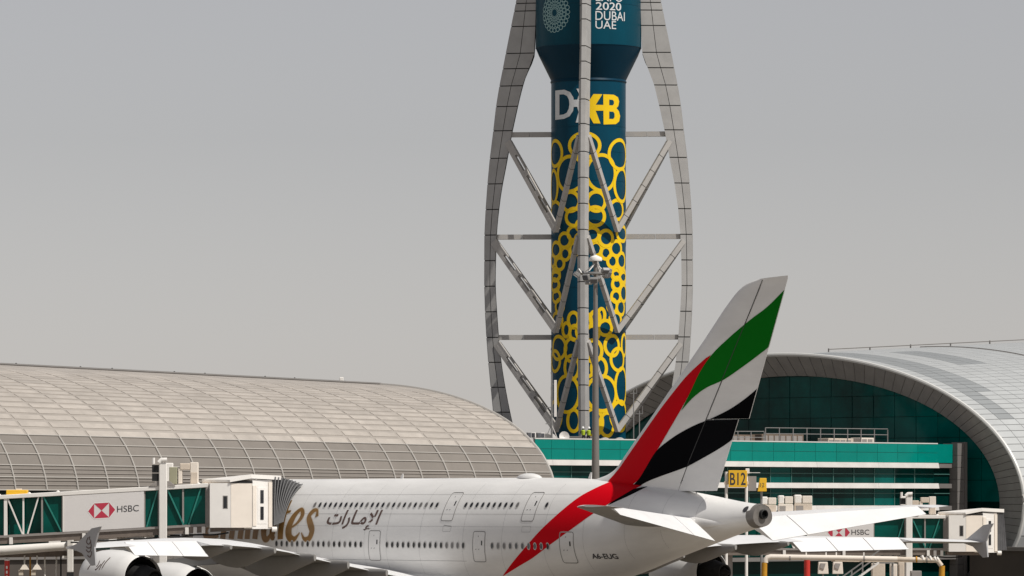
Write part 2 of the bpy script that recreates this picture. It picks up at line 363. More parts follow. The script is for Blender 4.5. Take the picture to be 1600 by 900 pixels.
def rpanel(i, r, mb):
    x0, x1 = RBAY * i + 0.03 + 0.3, RBAY * (i + 1) - 0.03 + 0.3
    p0, p1 = ALLP[r], ALLP[r + 1]; d = p1 - p0; p0 += d * 0.05; p1 -= d * 0.05
    lo = [[rpt(x, p, -0.03) for x in (x0, x1)] for p in (p0, p1)]; hi = [[rpt(x, p, 0.05) for x in (x0, x1)] for p in (p0, p1)]
    mb.hexa([lo[0][0], lo[0][1], lo[1][1], lo[1][0]], [hi[0][0], hi[0][1], hi[1][1], hi[1][0]])
restL = MB(); restD = MB(); cnt = 0
for r in range(0, len(ALLP) - 1):
    for i in range(0, 28):
        if r > 62 : 
            if i > 6: continue
        dark = (i == 1 and 16 < r < 46) or (i == 2 and 22 < r < 46) or (i in (5, 6) and 31 < r < 42)
        vis = 4 <= r <= 30 and i <= 11
        if vis and cnt < 299:
            b = MB(); rpanel(i, r, b); b.build('roof_panel', 'rdark' if dark else 'rpanel', RC, fix=False); cnt += 1
        else: rpanel(i, r, restD if dark else restL)
restL.build('roof_panel_field', 'rpanel', RC, kind='stuff', fix=False)
restD.build('dark_roof_panel_field', 'rdark', RC, kind='stuff', fix=False)
b = MB(); b.tube([rpt(0.15, p, 0.04) for p in ALLP], 0.22, 8); b.build('arch_trim', 'redge', RC, smooth=True)
IA, IB, ID = 30.2, 14.15, 2.2                                   # inner ellipse of the glass and how far it sits back
def ipt(psi, off=0.0): return (ID, -(IA + off) * math.cos(psi), RZ + (IB + off) * math.sin(psi))
NF = 92
for k in range(NF):
    p0 = -0.62 + (math.pi + 1.24) * k / NF; p1 = -0.62 + (math.pi + 1.24) * (k + 1) / NF; e = (p1 - p0) * 0.03
    p0 += e; p1 -= e
    o0, o1, i0, i1 = rpt(0, p0), rpt(0, p1), ipt(p0), ipt(p1)
    sh = lambda q: (q[0] + 0.25, q[1] * 1.004, q[2])
    b = MB(); b.hexa([o0, o1, i1, i0], [sh(o0), sh(o1), sh(i1), sh(i0)]); b.build('fascia_panel', 'fascia', RC, fix=True)
bk = MB(); pr = [-0.62 + (math.pi + 1.24) * k / 60 for k in range(61)]
bk.grid([[rpt(0.12, p, -0.05) for p in pr], [ipt(p, -0.05)[0:1] and (ID + 0.12, ipt(p)[1], ipt(p)[2]) for p in pr]]); bk.build('fascia_backing', 'tower_core', RC, fix=False)
def clip_ellipse(P):
    """clip a rectangle to the inner ellipse (polygonised, convex)"""
    E_ = [(IA * 1.01 * math.cos(2*math.pi*k/72), RZ + IB * 1.01 * math.sin(2*math.pi*k/72)) for k in range(72)]
    for k in range(72):
        a, c = E_[k], E_[(k + 1) % 72]; out = []
        ins = lambda q: (c[0] - a[0]) * (q[1] - a[1]) - (c[1] - a[1]) * (q[0] - a[0]) >= 0
        for j in range(len(P)):
            q0, q1 = P[j], P[(j + 1) % len(P)]; s0, s1 = ins(q0), ins(q1)
            if s0: out.append(q0)
            if s0 != s1:
                d0 = (c[0]-a[0])*(q0[1]-a[1])-(c[1]-a[1])*(q0[0]-a[0]); d1 = (c[0]-a[0])*(q1[1]-a[1])-(c[1]-a[1])*(q1[0]-a[0]); t = d0 / (d0 - d1)
                out.append((q0[0] + (q1[0]-q0[0])*t, q0[1] + (q1[1]-q0[1])*t))
        P = out
        if len(P) < 3: return None
    return P
PW, PH = 3.05, 2.3
for i in range(-10, 10):
    for j in range(0, 11):
        y0, z0 = i * PW, 0.05 + j * PH
        P = clip_ellipse([(y0 + 0.04, z0 + 0.03), (y0 + PW - 0.04, z0 + 0.03), (y0 + PW - 0.04, z0 + PH - 0.03), (y0 + 0.04, z0 + PH - 0.03)])
        if not P: continue
        jx = random.uniform(-0.02, 0.02)
        b = MB(); n = len(P); b.add([(ID + 0.3 + jx * (q[0] - y0), q[0], q[1]) for q in P] + [(ID + 0.42, q[0], q[1]) for q in P], [tuple(range(n)), tuple(range(2*n - 1, n - 1, -1))] + [(k, (k + 1) % n, n + (k + 1) % n, n + k) for k in range(n)])
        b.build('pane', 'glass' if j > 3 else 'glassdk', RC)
b = MB(); b.cap_ring([(ID + 0.43, (IA) * math.cos(2*math.pi*k/72), max(0.02, RZ + IB * math.sin(2*math.pi*k/72))) for k in range(72)]); b.build('mullion_backing', 'mull_dark', RC)
for a, c in ((rpt(3, RPS[42], 0.5), rpt(75, RPS[42], 0.5)),):
    b = MB(); b.tube([rpt(x, RPS[42], 0.35) for x in range(9, 76, 6)], 0.055, 6)
    for x in range(9, 76, 7): q = Vector(rpt(x, RPS[42], 0)); b.bar(q, q + Vector((0, 0, 0.45 if x % 2 else 0.3)), 0.12, 0.12)
    b.build('ridge_cable', 'stone', RC)
b = MB(); b.tube([rpt(26.0, p, 0.05) for p in RPS[20:44]], 0.11, 6); b.build('roof_seam', 'stone', RC)
# low service wing below the ellipse on the right
b = MB(); b.box(-2.5, 60, -37.5, -30, 0, 4.1); b.build('service_wall', 'basewall', RC)
b = MB(); b.box(-2.9, 60, -37.9, -29.6, 4.1, 4.5); b.build('service_ledge', 'stone', RC)
for k in range(5):
    b = MB(); b.box(0.2 + k * 3.1, 2.9 + k * 3.1, -37.56, -37.5, 0.6, 3.6); b.build('service_bay', 'frame_grey' if k % 2 else 'glassdk', RC)

# ------------------------------------------------------------------ connector block with teal parapet
CN = thing('connector_building', 'low connector block with teal glass parapet and white ledges', 'building', (22.75, 520, 0), AX45)
X0c, X1c = -29.0, 31.6; PWD = 3.24
cols = []
x = X1c
while x > X0c: cols.append((max(x - PWD, X0c), x)); x -= PWD
b = MB(); b.box(X0c, 34.4, 0.6, 30, 0, 14.75); b.build('body', 'glassdk', CN)
b = MB(); b.box(X0c, 34.4, 0.25, 30, 14.78, 14.9); b.build('roof_slab', 'stone', CN)
for (x0, x1) in cols:
    for z0, z1 in ((13.38, 14.4), (14.44, 15.36)):
        b = MB(); b.box(x0 + 0.02, x1 - 0.02, 0.0, 0.12, z0, z1); b.build('parapet_pane', 'teal', CN, fix=False)
    for z0, z1 in ((11.22, 12.14), (12.2, 12.78), (8.9, 10.1), (10.17, 10.62), (6.4, 7.7), (7.76, 8.3), (3.6, 5.9)):
        b = MB(); b.box(x0 + 0.05, x1 - 0.05, 0.5, 0.56, z0, z1); b.build('pane', ('glass' if cols.index((x0, x1)) % 5 == 2 else 'glass2') if z0 > 6 else 'glassdk', CN, fix=False)  # every fifth column brighter: glow behind the facade put into the glass colour
    b = MB(); b.box(x0 - 0.05, x0 + 0.05, 0.42, 0.58, 3.6, 12.8); b.build('mullion', 'mull', CN, fix=False)
    b = MB(); b.box(x0 - 0.012, x0 + 0.012, 0.03, 0.1, 13.38, 15.36); b.build('parapet_joint', 'mull', CN, fix=False)
for z in (12.17, 10.135, 7.73):
    b = MB(); b.box(X0c, X1c + 2.5, 0.43, 0.57, z - 0.04, z + 0.04); b.build('transom', 'mull', CN)
b = MB(); b.box(X0c, X1c, 0.04, 0.1, 14.40, 14.44); b.build('parapet_transom', 'mull', CN)
b = MB(); b.box(X0c, X1c, -0.03, 0.3, 15.36, 15.47); b.build('parapet_cap', 'cap', CN)
for z0, z1 in ((12.82, 13.36), (10.66, 11.2), (8.34, 8.86), (5.95, 6.36)):
    for q in range(0, len(cols), 3):
        xa = cols[min(q + 2, len(cols) - 1)][0]; xb = cols[q][1]
        b = MB(); b.hexa([(xa + 0.01, -0.25, z0), (xb - 0.01, -0.25, z0), (xb - 0.01, 0.6, z0), (xa + 0.01, 0.6, z0)], [(xa + 0.01, -0.12, z1), (xb - 0.01, -0.12, z1), (xb - 0.01, 0.6, z1), (xa + 0.01, 0.6, z1)])
        b.build('ledge', 'ledge', CN, fix=False)
    b = MB(); b.box(X1c + 0.02, 34.3, 0.2, 0.6, z0 + 0.03, z1 - 0.03); b.build('shaded_ledge_end', 'stone', CN)  # right ends of the ledges in dark grey, their shade put into the colour
b = MB(); b.box(X1c + 0.05, 34.2, 0.12, 0.6, 13.38, 15.36); b.build('parapet_return', 'teal', CN)
for k in range(12):
    b = MB(); b.box(34.25, 35.35, -0.5, 1.5, 1.29 * k + 0.015, 1.29 * (k + 1) - 0.015); b.build('pier_block', 'stone', CN)
b = MB(); b.box(35.4, 35.75, -0.6, 1.3, 0, 15.6); b.build('pier_edge', 'stone', CN)
b = MB(); b.box(X0c, 34.2, -0.35, 0.6, 3.15, 3.55); b.build('plinth_band', 'stone', CN)

# roof railing and plant on the connector roof
def conn(x, y, z=14.9): return (22.75 + 0.70711 * (x - y), 520 + 0.70711 * (x + y), z)
rl = thing('roof_railing', 'grey guard railing along the connector roof in front of the dark ellipse', 'railing', conn(0, 0), AX45)
def rz_(x): return 1.3 + 0.25 * (x + 2) / 28
for xa, xb, lift in ((-1.0, 7.0, 0.0), (7.2, 26.4, 0.45)):
    for h in (1.0, 0.55):
        b = MB(); b.bar((xa, 2.5, 0.62 + lift + (0.9 if h == 1.0 else 0.3)), (xb, 2.5, 0.62 + lift + (0.97 if h == 1.0 else 0.35)), 0.07, 0.07); b.build('rail', 'steel', rl)
    n = int((xb - xa) / 2.0)
    for k in range(n + 1):
        xx = xa + (xb - xa) * k / n; b = MB(); b.box(xx - 0.04, xx + 0.04, 2.46, 2.54, 0, 1.5 + lift); b.build('post', 'steel', rl)
for nm, x, y, sx, sy, sz, m, lb in (('plant_unit', 3.5, 5, 8.0, 1.6, 1.25, 'brownbox', 'long low brown plant unit behind the roof railing, nearest the tail fin'), ('plant_unit', 12.0, 5.2, 6.5, 1.6, 1.35, 'brownbox', 'middle brown plant unit behind the roof railing'),
                              ('plant_unit', 20.5, 4.6, 4.0, 1.5, 1.0, 'beige', 'pale low plant unit behind the roof railing, farthest right'), ('plant_unit', 24.6, 4.4, 2.2, 1.5, 1.1, 'cream', 'small cream box at the right end of the roof railing')):
    o = thing(nm, lb, 'plant unit', conn(x, y), AX45, 'plant units on the connector roof')
    b = MB(); b.box(-sx/2, sx/2, -sy/2, sy/2, 0, sz); b.build('casing', m, o, bevel=0.03)
    for k in range(int(sx / 0.9)):
        b = MB(); b.box(-sx/2 + 0.15 + k*0.9, -sx/2 + 0.85 + k*0.9, -sy/2 - 0.04, -sy/2 - 0.002, 0.2, sz - 0.15); b.build('grille', 'frame_grey', o)

# ------------------------------------------------------------------ control tower
TY = 545.0; TS = FPX / TY; TCX = (919.5 - 800) / FPX * TY
TW = thing('control_tower', 'tall airport control tower with blue and yellow shaft inside four curved white ribs', 'tower', (TCX, TY, 0))
def tz(v): return CAM_H + (HORIZ - v) / TS
SR, DR = 58.3 / TS, 82.5 / TS
b = MB(); b.lathe([(0.0, SR), (tz(131), SR)], 64); b.build('shaft', 'blue', TW, smooth=True)
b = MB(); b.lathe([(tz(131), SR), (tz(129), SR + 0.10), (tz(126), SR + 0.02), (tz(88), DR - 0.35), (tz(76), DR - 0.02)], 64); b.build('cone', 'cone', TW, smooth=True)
b = MB(); b.lathe([(tz(76), DR - 0.02), (tz(74), DR), (66.0, DR), (66.3, DR + 0.5), (67.2, DR + 0.6)], 64); b.build('drum', 'drum', TW, smooth=True)
b = MB(); b.lathe([(67.2, DR + 0.55), (70.6, DR + 1.5)], 48); b.build('cab_glass', 'glassdk', TW, smooth=True)
b = MB(); b.lathe([(70.6, DR + 1.7), (71.4, DR + 1.9), (72.6, 2.5), (73.0, 0.01)], 48); b.build('cab_roof', 'tower_clad', TW, smooth=True)
for v, rr in ((131, SR), (75.5, DR), (330, SR), (285, SR), (240, SR), (200, SR), (400, SR), (450, SR), (520, SR), (560, SR), (605, SR), (12, DR)):
    b = MB(); z = tz(v); b.lathe([(z - 0.02, rr + 0.002), (z - 0.015, rr + 0.02), (z + 0.015, rr + 0.02), (z + 0.02, rr + 0.002)], 64); b.build('wrap_seam', 'blue', TW)
# curved ribs
VS = [-120, -60, 0, 83, 122, 147, 180, 212, 247, 311, 367, 440, 490, 560, 622, 660, 700, 800, 915]
RO = [88, 101, 112.5, 129, 136.5, 141.5, 146, 149.5, 154, 159.5, 162.5, 162.8, 161.5, 157, 151, 147, 141, 119, 92]
RI = [70, 76, 81, 84, 99, 106, 113.5, 120.3, 126.5, 138, 143.5, 145.5, 143, 137, 127, 119, 109, 84, 56]
fo, fi = hermite(VS, [r / TS for r in RO]), hermite(VS, [r / TS for r in RI])
ARMN = [-96, -78, -48, -22, 5, 17, 41, 83, 107, 134, 166, 204] + [247, 287, 327, 367, 407, 447, 487, 527, 566, 605, 644, 684, 730, 780, 840, 910]
def hw(r, v): 
    o, i = fo(v), fi(v); t = (o - r) / (o - i) if o > i else 0
    return 0.22 + 0.34 * t
BETA = [R(-4.2 + 90 * k) for k in range(4)]
DIRS = [(Vector((math.sin(a), -math.cos(a), 0)), Vector((math.cos(a), math.sin(a), 0))) for a in BETA]   # radial, tangential
for k, (d, t) in enumerate(DIRS):
    core = MB(); P = []
    vv = [-120 + 1035 * i / 90 for i in range(91)]
    for v in vv:
        z = Vector((0, 0, tz(v))); o, i = fo(v) - 0.03, fi(v) + 0.03; ho, hi = hw(o, v) - 0.03, hw(i, v) - 0.03
        P.append([d * o - t * ho + z, d * o + t * ho + z, d * i + t * hi + z, d * i - t * hi + z])
    core.grid(P, close_u=True).cap_ring(P[0]).cap_ring(P[-1])
    arm = core.build('rib', 'tower_core' if k != 2 else 'tower_clad', TW)
    def plate(r0, r1, v0, v1, side, name='clad_panel'):
        b = MB(); q = []
        for off in (-0.04, 0.03):
            for v, e in ((v1, -0.8), (v0, 0.8)):
                v = v + e
                ra, rb = fi(v) + (fo(v) - fi(v)) * r0, fi(v) + (fo(v) - fi(v)) * r1
                ra += 0.03; rb -= 0.03
                pts = [d * ra + t * side * (hw(ra, v) + off), d * rb + t * side * (hw(rb, v) + off)]
                if e > 0: pts = pts[::-1]
                q += [p + Vector((0, 0, tz(v))) for p in pts]
        b.hexa(q[:4], q[4:]); b.build(name, 'tower_clad', arm)
    def outer(v0, v1):
        b = MB(); q = []
        for off in (-0.04, 0.03):
            for v, e in ((v1, -0.8), (v0, 0.8)):
                v = v + e; r = fo(v) + off; h = hw(fo(v), v) - 0.01
                pts = [d * r - t * h, d * r + t * h]
                if e > 0: pts = pts[::-1]
                q += [p + Vector((0, 0, tz(v))) for p in pts]
        b.hexa(q[:4], q[4:]); b.build('clad_panel', 'tower_clad', arm)
    for i in range(len(ARMN) - 1):
        if k == 2: continue
        sides = {0: (1, -1), 1: (-1,), 3: (1,)}[k]
        for s in sides:
            if k == 0: plate(0, 1, ARMN[i], ARMN[i + 1], s)
            else: plate(0, 0.5, ARMN[i], ARMN[i + 1], s); plate(0.5, 1, ARMN[i], ARMN[i + 1], s)
        outer(ARMN[i], ARMN[i + 1])
# struts and diagonals
for v in (210, 370, 527):
    for k, (d, t) in enumerate(DIRS):
        a = d * (fi(v) + 0.1) + Vector((0, 0, tz(v))); c = d * (SR - 0.05) + Vector((0, 0, tz(v)))
        b = MB(); m1 = a.lerp(c, 0.46); b.bar(a, m1, 0.62, 0.52).bar(m1.lerp(c, 0.02), c, 0.62, 0.52); b.build('strut', 'brace', TW)
for v0, v1 in ((222, 364), (378, 520), (538, 674)):
    for k, (d, t) in enumerate(DIRS):
        for s in (-1, 1):
            dm = (d + t * s).normalized()
            a = d * (fi(v0) + 0.35) + t * s * 0.45 + Vector((0, 0, tz(v0)))
            c = dm * (SR + 0.62) - t * s * 0.0 + Vector((0, 0, tz(v1)))
            ax = (c - a).normalized(); sidev = ax.cross(Vector((0, 0, 1))).normalized(); nn = sidev.cross(ax)
            b = MB(); L = (c - a).length
            slotted = k == 3
            if slotted:
                b.bar(a + nn * 0.46, c + nn * 0.46, 0.28, 0.12, up=nn).bar(a - nn * 0.10, c - nn * 0.10, 0.28, 0.40, up=nn)
            else: b.bar(a + nn * 0.05, c + nn * 0.05, 0.44, 0.52, up=nn)
            br = b.build('diagonal_brace', 'brace', TW)
            if slotted:
                for q0, q1 in ((0, 0.16), (0.33, 0.39), (0.56, 0.62), (0.8, 1.0)):
                    pb = MB(); pb.bar(a.lerp(c, q0) + nn * 0.22, a.lerp(c, q1) + nn * 0.22, 0.26, 0.36, up=nn); pb.build('batten', 'brace', br)
            else:
                for q in range(1, 6):
                    p = a.lerp(c, q / 6); pb = MB(); pb.bar(p + nn * 0.05, p + ax * 0.05 + nn * 0.05, 0.455, 0.535, up=nn); pb.build('joint', 'tower_core', br)
# printed wrap: everything is laid on the cylinder
def oncyl(r, off=0.018):
    def f(u, v):
        a = math.asin(max(-1, min(1, u))) if False else u
        return Vector(((r + off) * math.sin(a), -(r + off) * math.cos(a), v))
    return f
def pz(u): return math.asin(max(-0.985, min(0.985, (u - 919.5) / 58.3)))
def pd(u): return math.asin(max(-0.985, min(0.985, (u - 919.5) / 82.5)))
def c2(x, y): return 740 + x / 3.6, 200 + y / 3.6
def c3(x, y): return 740 + x / 3.333, 430 + y / 3.333
rings = []
for cx, cy, rx, ry in [(712, 265, 80, 100), (548, 270, 74, 98), (622, 112, 84, 68), (805, 158, 47, 82), (462, 150, 32, 68), (828, 328, 40, 92), (447, 335, 24, 88), (800, 468, 35, 50), (462, 478, 28, 54), (686, 425, 50, 54), (546, 425, 46, 54), (680, 508, 52, 52), (566, 512, 46, 48),
                       (662, 610, 36, 34), (740, 630, 34, 40), (830, 600, 25, 38), (797, 685, 28, 38), (685, 690, 28, 34), (740, 712, 25, 30), (776, 757, 23, 32), (826, 752, 20, 40), (512, 640, 28, 36), (467, 690, 21, 38), (515, 716, 22, 31), (562, 602, 30, 34), (565, 690, 22, 32), (485, 770, 20, 30), (463, 828, 19, 30), (836, 835, 15, 34), (802, 880, 21, 30), (798, 820, 20, 30), (458, 885, 18, 28), (446, 750, 10, 30), (600, 640, 26, 32), (610, 560, 30, 30)]:
    rings.append((*c2(cx, cy), rx / 3.6, ry / 3.6))
for cx, cy, rx, ry in [(741, 55, 20, 28), (776, 97, 15, 40), (737, 116, 20, 27), (718, 166, 21, 31), (763, 173, 18, 34), (736, 238, 27, 36), (775, 20, 15, 30), (738, 4, 19, 22), (430, 10, 17, 20), (427, 58, 17, 28), (432, 114, 17, 27), (448, 167, 18, 32), (436, 240, 22, 36), (518, 240, 23, 36), (588, 246, 18, 34), (630, 232, 21, 34), (662, 215, 14, 30), (681, 280, 31, 35), (526, 306, 23, 34), (612, 310, 36, 38), (482, 290, 16, 32), (560, 300, 22, 34),
                       (446, 382, 31, 56), (428, 450, 19, 50), (510, 395, 32, 56), (620, 400, 44, 56), (716, 372, 36, 52), (745, 442, 31, 54), (783, 365, 13, 52), (510, 485, 33, 58), (650, 490, 38, 54), (590, 480, 34, 54), (492, 622, 56, 94), (660, 620, 77, 90), (772, 580, 38, 94), (756, 735, 46, 76), (428, 735, 26, 74), (520, 760, 28, 52), (620, 770, 48, 70), (690, 780, 36, 60)]:
    rings.append((*c3(cx, cy), rx / 3.333, ry / 3.333))
def ring_cyl(u, v, rx, ry, n=30):
    a0, a1 = pz(u - rx), pz(u + rx); ca, ra = (a0 + a1) / 2, (a1 - a0) / 2
    wd = 0.38 if rx > 10 else 0.36
    wa = wd / SR
    return ring_polys(ca, tz(v), ra, ry / TS, 0, n), ca, ra, ry / TS, wd
rg = MB(); lay = 0
for (u, v, rx, ry) in rings:
    _, ca, ra, rz2, wd = ring_cyl(u, v, rx, ry); n = 36; lay = (lay + 1) % 8; off = 0.02 + lay * 0.004; P = [[], []]
    for k in range(n):
        a = 2 * math.pi * k / n
        for j, s in ((0, -0.5 if rx > 10 else -0.32), (1, 0.5 if rx > 10 else 0.72)):
            P[j].append(oncyl(SR, off)(ca + (ra + s * wd / SR) * math.cos(a), tz(v) + (rz2 + s * wd) * math.sin(a)))
    rg.grid(P, close_u=True)
# the same pattern turned to the back of the shaft, coarser
for k in range(60):
    a, z = random.uniform(1.7, 4.6), random.uniform(tz(660), tz(225)); rr = random.uniform(0.5, 1.4)
    P = [[oncyl(SR, 0.02 + (k % 8) * 0.004)(a + (rr + s * 0.22) / SR * math.cos(2*math.pi*q/24), z + (rr + s * 0.22) * math.sin(2*math.pi*q/24)) for q in range(24)] for s in (-0.5, 0.5)]
    rg.grid(P, close_u=True)
rg.build('ring_print', 'yellow', TW, label='yellow interlocking ring pattern printed on the shaft', fix=False, kind='stuff')
def c1(x, y): return 740 + x / 4.09, y / 4.09
def wrap_poly(polys, m, name, r=SR, pf=pz, off=0.025, label=None):
    Q = [[(pf(u), tz(v)) for u, v in P] for P in polys]
    bm = poly_bm(Q, cut=0.06); return map_bm(bm, oncyl(r, off), name, m, TW, label)
D_o = [(522, 588), (580, 588), (615, 605), (636, 640), (640, 680), (634, 725), (612, 758), (578, 773), (522, 775)]
D_i = [(548, 616), (575, 617), (597, 630), (608, 655), (611, 682), (606, 712), (594, 735), (574, 745), (548, 747)]
wrap_poly([[c1(*p) for p in (D_o[i], D_o[(i + 1) % 9], D_i[(i + 1) % 9], D_i[i])] for i in range(9)], 'print_white', 'wrap_letter')
wrap_poly([[c1(*p) for p in ((636, 655), (660, 655), (672, 620), (655, 585), (690, 585), (712, 640), (720, 705), (712, 760), (690, 800), (650, 800), (668, 735), (660, 700), (636, 700))]], 'print_white', 'wrap_letter')
wrap_poly([[c1(*p) for p in ((706, 706), (762, 620), (818, 620), (776, 688), (828, 688), (828, 724), (776, 726), (806, 806), (762, 806))]], 'yellow', 'wrap_arrow', off=0.034)
B_o = [(824, 620), (892, 620), (918, 634), (926, 660), (920, 690), (908, 704), (924, 722), (932, 752), (926, 786), (904, 806), (826, 812)]
wrap_poly([[c1(*p) for p in B_o]], 'yellow', 'wrap_letter', off=0.03)
wrap_poly([[c1(*p) for p in ((862, 652), (884, 653), (892, 662), (892, 678), (884, 688), (862, 688))], [c1(*p) for p in ((862, 728), (888, 728), (896, 740), (896, 762), (888, 774), (862, 775))]], 'blue', 'wrap_letter_counter', off=0.036)
for body, u0, u1, v0, v1, in (('EXPO', 929.5, 971, -4, 9.6), ('2020', 929.5, 968.5, 11.2, 23), ('DUBAI', 929, 974.5, 25, 39), ('UAE', 929, 961, 40, 52.3)):
    bm = text_bm(body, (pd(u0), pd(u1), tz(v1), tz(v0)), cut=0.05); map_bm(bm, oncyl(DR, 0.03), 'drum_lettering', 'print_white', TW)
bm = text_bm('2020', (pd(929.9), pd(968.9), tz(23.25), tz(11.45)), cut=0.05); map_bm(bm, oncyl(DR, 0.034), 'drum_lettering', 'print_white', TW)
ro = MB(); ca, cz = pd(866), tz(26)
for q, (rad, rr, n, wd) in enumerate(((1.66, 0.215, 24, 0.075), (1.24, 0.19, 21, 0.07), (0.89, 0.145, 19, 0.06), (0.62, 0.11, 17, 0.05), (0.42, 0.08, 15, 0.04))):
    for k in range(n):
        a = 2 * math.pi * (k + 0.5 * (q % 2)) / n; ex, ez = rad * math.cos(a), rad * 1.12 * math.sin(a)
        P = [[oncyl(DR, 0.02 + 0.004 * ((k + q) % 3))(ca + (ex + (rr + s * wd) * math.cos(2*math.pi*j/14)) / DR, cz + ez + (rr + s * wd) * math.sin(2*math.pi*j/14)) for j in range(14)] for s in (-0.5, 0.5)]
        ro.grid(P, close_u=True)
ro.build('drum_rosette', 'print_aqua', TW, fix=False, kind='stuff', label='pale aqua rosette of small rings on the drum')

# ------------------------------------------------------------------ things on the connector roof, round the tower foot
p0 = at(881, 685, 521)
ds = thing('satellite_dish', 'round white dish in front of the tower foot, left of the two workers', 'dish', (p0.x, 521, 14.9))
b = MB(); prof = [(0.0, 0.02), (0.05, 0.2), (0.12, 0.38), (0.2, 0.52), (0.24, 0.53), (0.17, 0.38), (0.1, 0.2), (0.05, 0.02)]
b.lathe(prof, 24); o = b.build('dish', 'offwhite', ds, smooth=True, loc=(0, 0, 0.95), rot=(R(82), 0, R(12)))
b = MB(); b.tube([(0, 0.18, 0), (0, 0.18, 1.0)], 0.06, 8).bar((0, 0.18, 0.95), (0, 0, 0.95), 0.06, 0.06); b.build('stand', 'steel', ds)
for u, lb in ((945, 'low round brace footing right of the light mast, nearer the mast'), (968, 'round brace footing under the right-hand tower brace')):
    p = at(u, 685, 533); fo_ = thing('brace_footing', lb, 'footing', (p.x, 533, 14.9), 0, 'brace footings')
    b = MB(); b.lathe([(-0.3, 0.01), (-0.3, 0.55), (-0.22, 0.62), (0.22, 0.62), (0.3, 0.55), (0.3, 0.01)], 20); b.build('bearing', 'brace', fo_, smooth=True, loc=(0, 0, 0.42), rot=(R(90), 0, R(20)))
    b = MB(); b.box(-0.5, 0.5, -0.25, 0.25, 0, 0.3); b.build('plinth', 'stone', fo_)
p = at(857, 685, 520); fo_ = thing('brace_footing', 'big round brace footing left of the satellite dish', 'footing', (p.x, 520, 14.9), 0, 'brace footings')
b = MB(); b.lathe([(-0.4, 0.01), (-0.4, 0.75), (-0.3, 0.85), (0.3, 0.85), (0.4, 0.75), (0.4, 0.01)], 24); b.build('bearing', 'brace', fo_, smooth=True, loc=(0, 0, 0.5), rot=(R(90), 0, R(-25)))
b = MB(); b.box(-0.7, 0.7, -0.3, 0.3, 0, 0.3); b.build('plinth', 'stone', fo_)
p = at(907, 685, 528); kb = thing('kerb_block', 'low grey concrete upstand at the foot of the front rib', 'upstand', (p.x, 528, 14.9))
b = MB(); b.box(-1.2, 1.2, -0.2, 0.2, 0, 1.1); b.build('block', 'stone', kb, bevel=0.04)
# antenna mast
p = at(862, 685, 516); am = thing('antenna_mast', 'thin grey aerial mast with short side arms left of the tower shaft', 'mast', (p.x, 516, 14.9))
b = MB(); b.tube([(0, 0, 0), (0, 0, 7.4)], [0.11, 0.07], 8); b.build('pole', 'steel', am)
for z in (2.2, 3.85):
    b = MB(); b.bar((-0.62, 0, z), (0.1, 0, z), 0.09, 0.09); b.build('side_arm', 'steel', am)
for sx, ex in ((-0.9, 0), (0.85, 0)):
    b = MB(); b.bar((sx, 0, 0.05), (0, 0, 2.15), 0.07, 0.07); b.build('stay', 'offwhite' if sx > 0 else 'steel', am)
b = MB(); b.box(0.22, 0.5, -0.12, 0.12, 2.9, 6.6); b.build('panel_antenna', 'offwhite', am, bevel=0.03)
b = MB(); b.bar((0, 0, 3.2), (0.3, 0, 3.2), 0.07, 0.07).bar((0, 0, 6.2), (0.3, 0, 6.2), 0.07, 0.07); b.build('antenna_bracket', 'steel', am)
# cluster of floodlights
for k, (u, m, tilt) in enumerate(((826, 'steel', 0.3), (834, 'offwhite', -0.2), (841, 'steel', 0.5), (848, 'offwhite', 0.1))):
    p = at(u, 684, 508 + k); lb = ('grey roof floodlight at the left end of the connector roof', 'white roof floodlight second from the left on the connector roof', 'grey roof floodlight third from the left on the connector roof', 'white roof floodlight fourth from the left, next to the aerial mast')[k]
    fl = thing('roof_floodlight', lb, 'floodlight', (p.x, p.y, 14.9), tilt, 'floodlights on the connector roof')
    b = MB(); b.tube([(0, 0, 0), (0, 0, 0.75)], 0.05, 8); b.build('post', 'steel', fl)
    b = MB(); b.box(-0.2, 0.2, -0.2, 0.12, 0.7, 1.22); b.build('head', m, fl, bevel=0.03)
    b = MB(); b.box(-0.16, 0.16, -0.23, -0.2, 0.75, 1.17); b.build('lens', 'lens', fl)
# thin poles right of the tower
for u, v1, lb in ((990, 600, 'thin pale pole on the roof right of the tower, the nearer to it'), (999, 632, 'short thin pale pole on the roof beside the red fin stripe')):
    p = at(u, 685, 534); po = thing('roof_pole', lb, 'pole', (p.x, 534, 14.9), 0, 'thin roof poles')
    h = (685 - v1) / FPX * 534 + 0.3
    b = MB(); b.tube([(0, 0, 0), (0, 0, h)], 0.055, 8); b.build('pole', 'steel', po)
    b = MB(); b.bar((-0.35, 0, h - 0.3), (0.35, 0, h - 0.3), 0.06, 0.06).bar((0.33, 0, h - 0.3), (0.33, 0, h + 0.5), 0.05, 0.05); b.build('arm', 'steel', po)
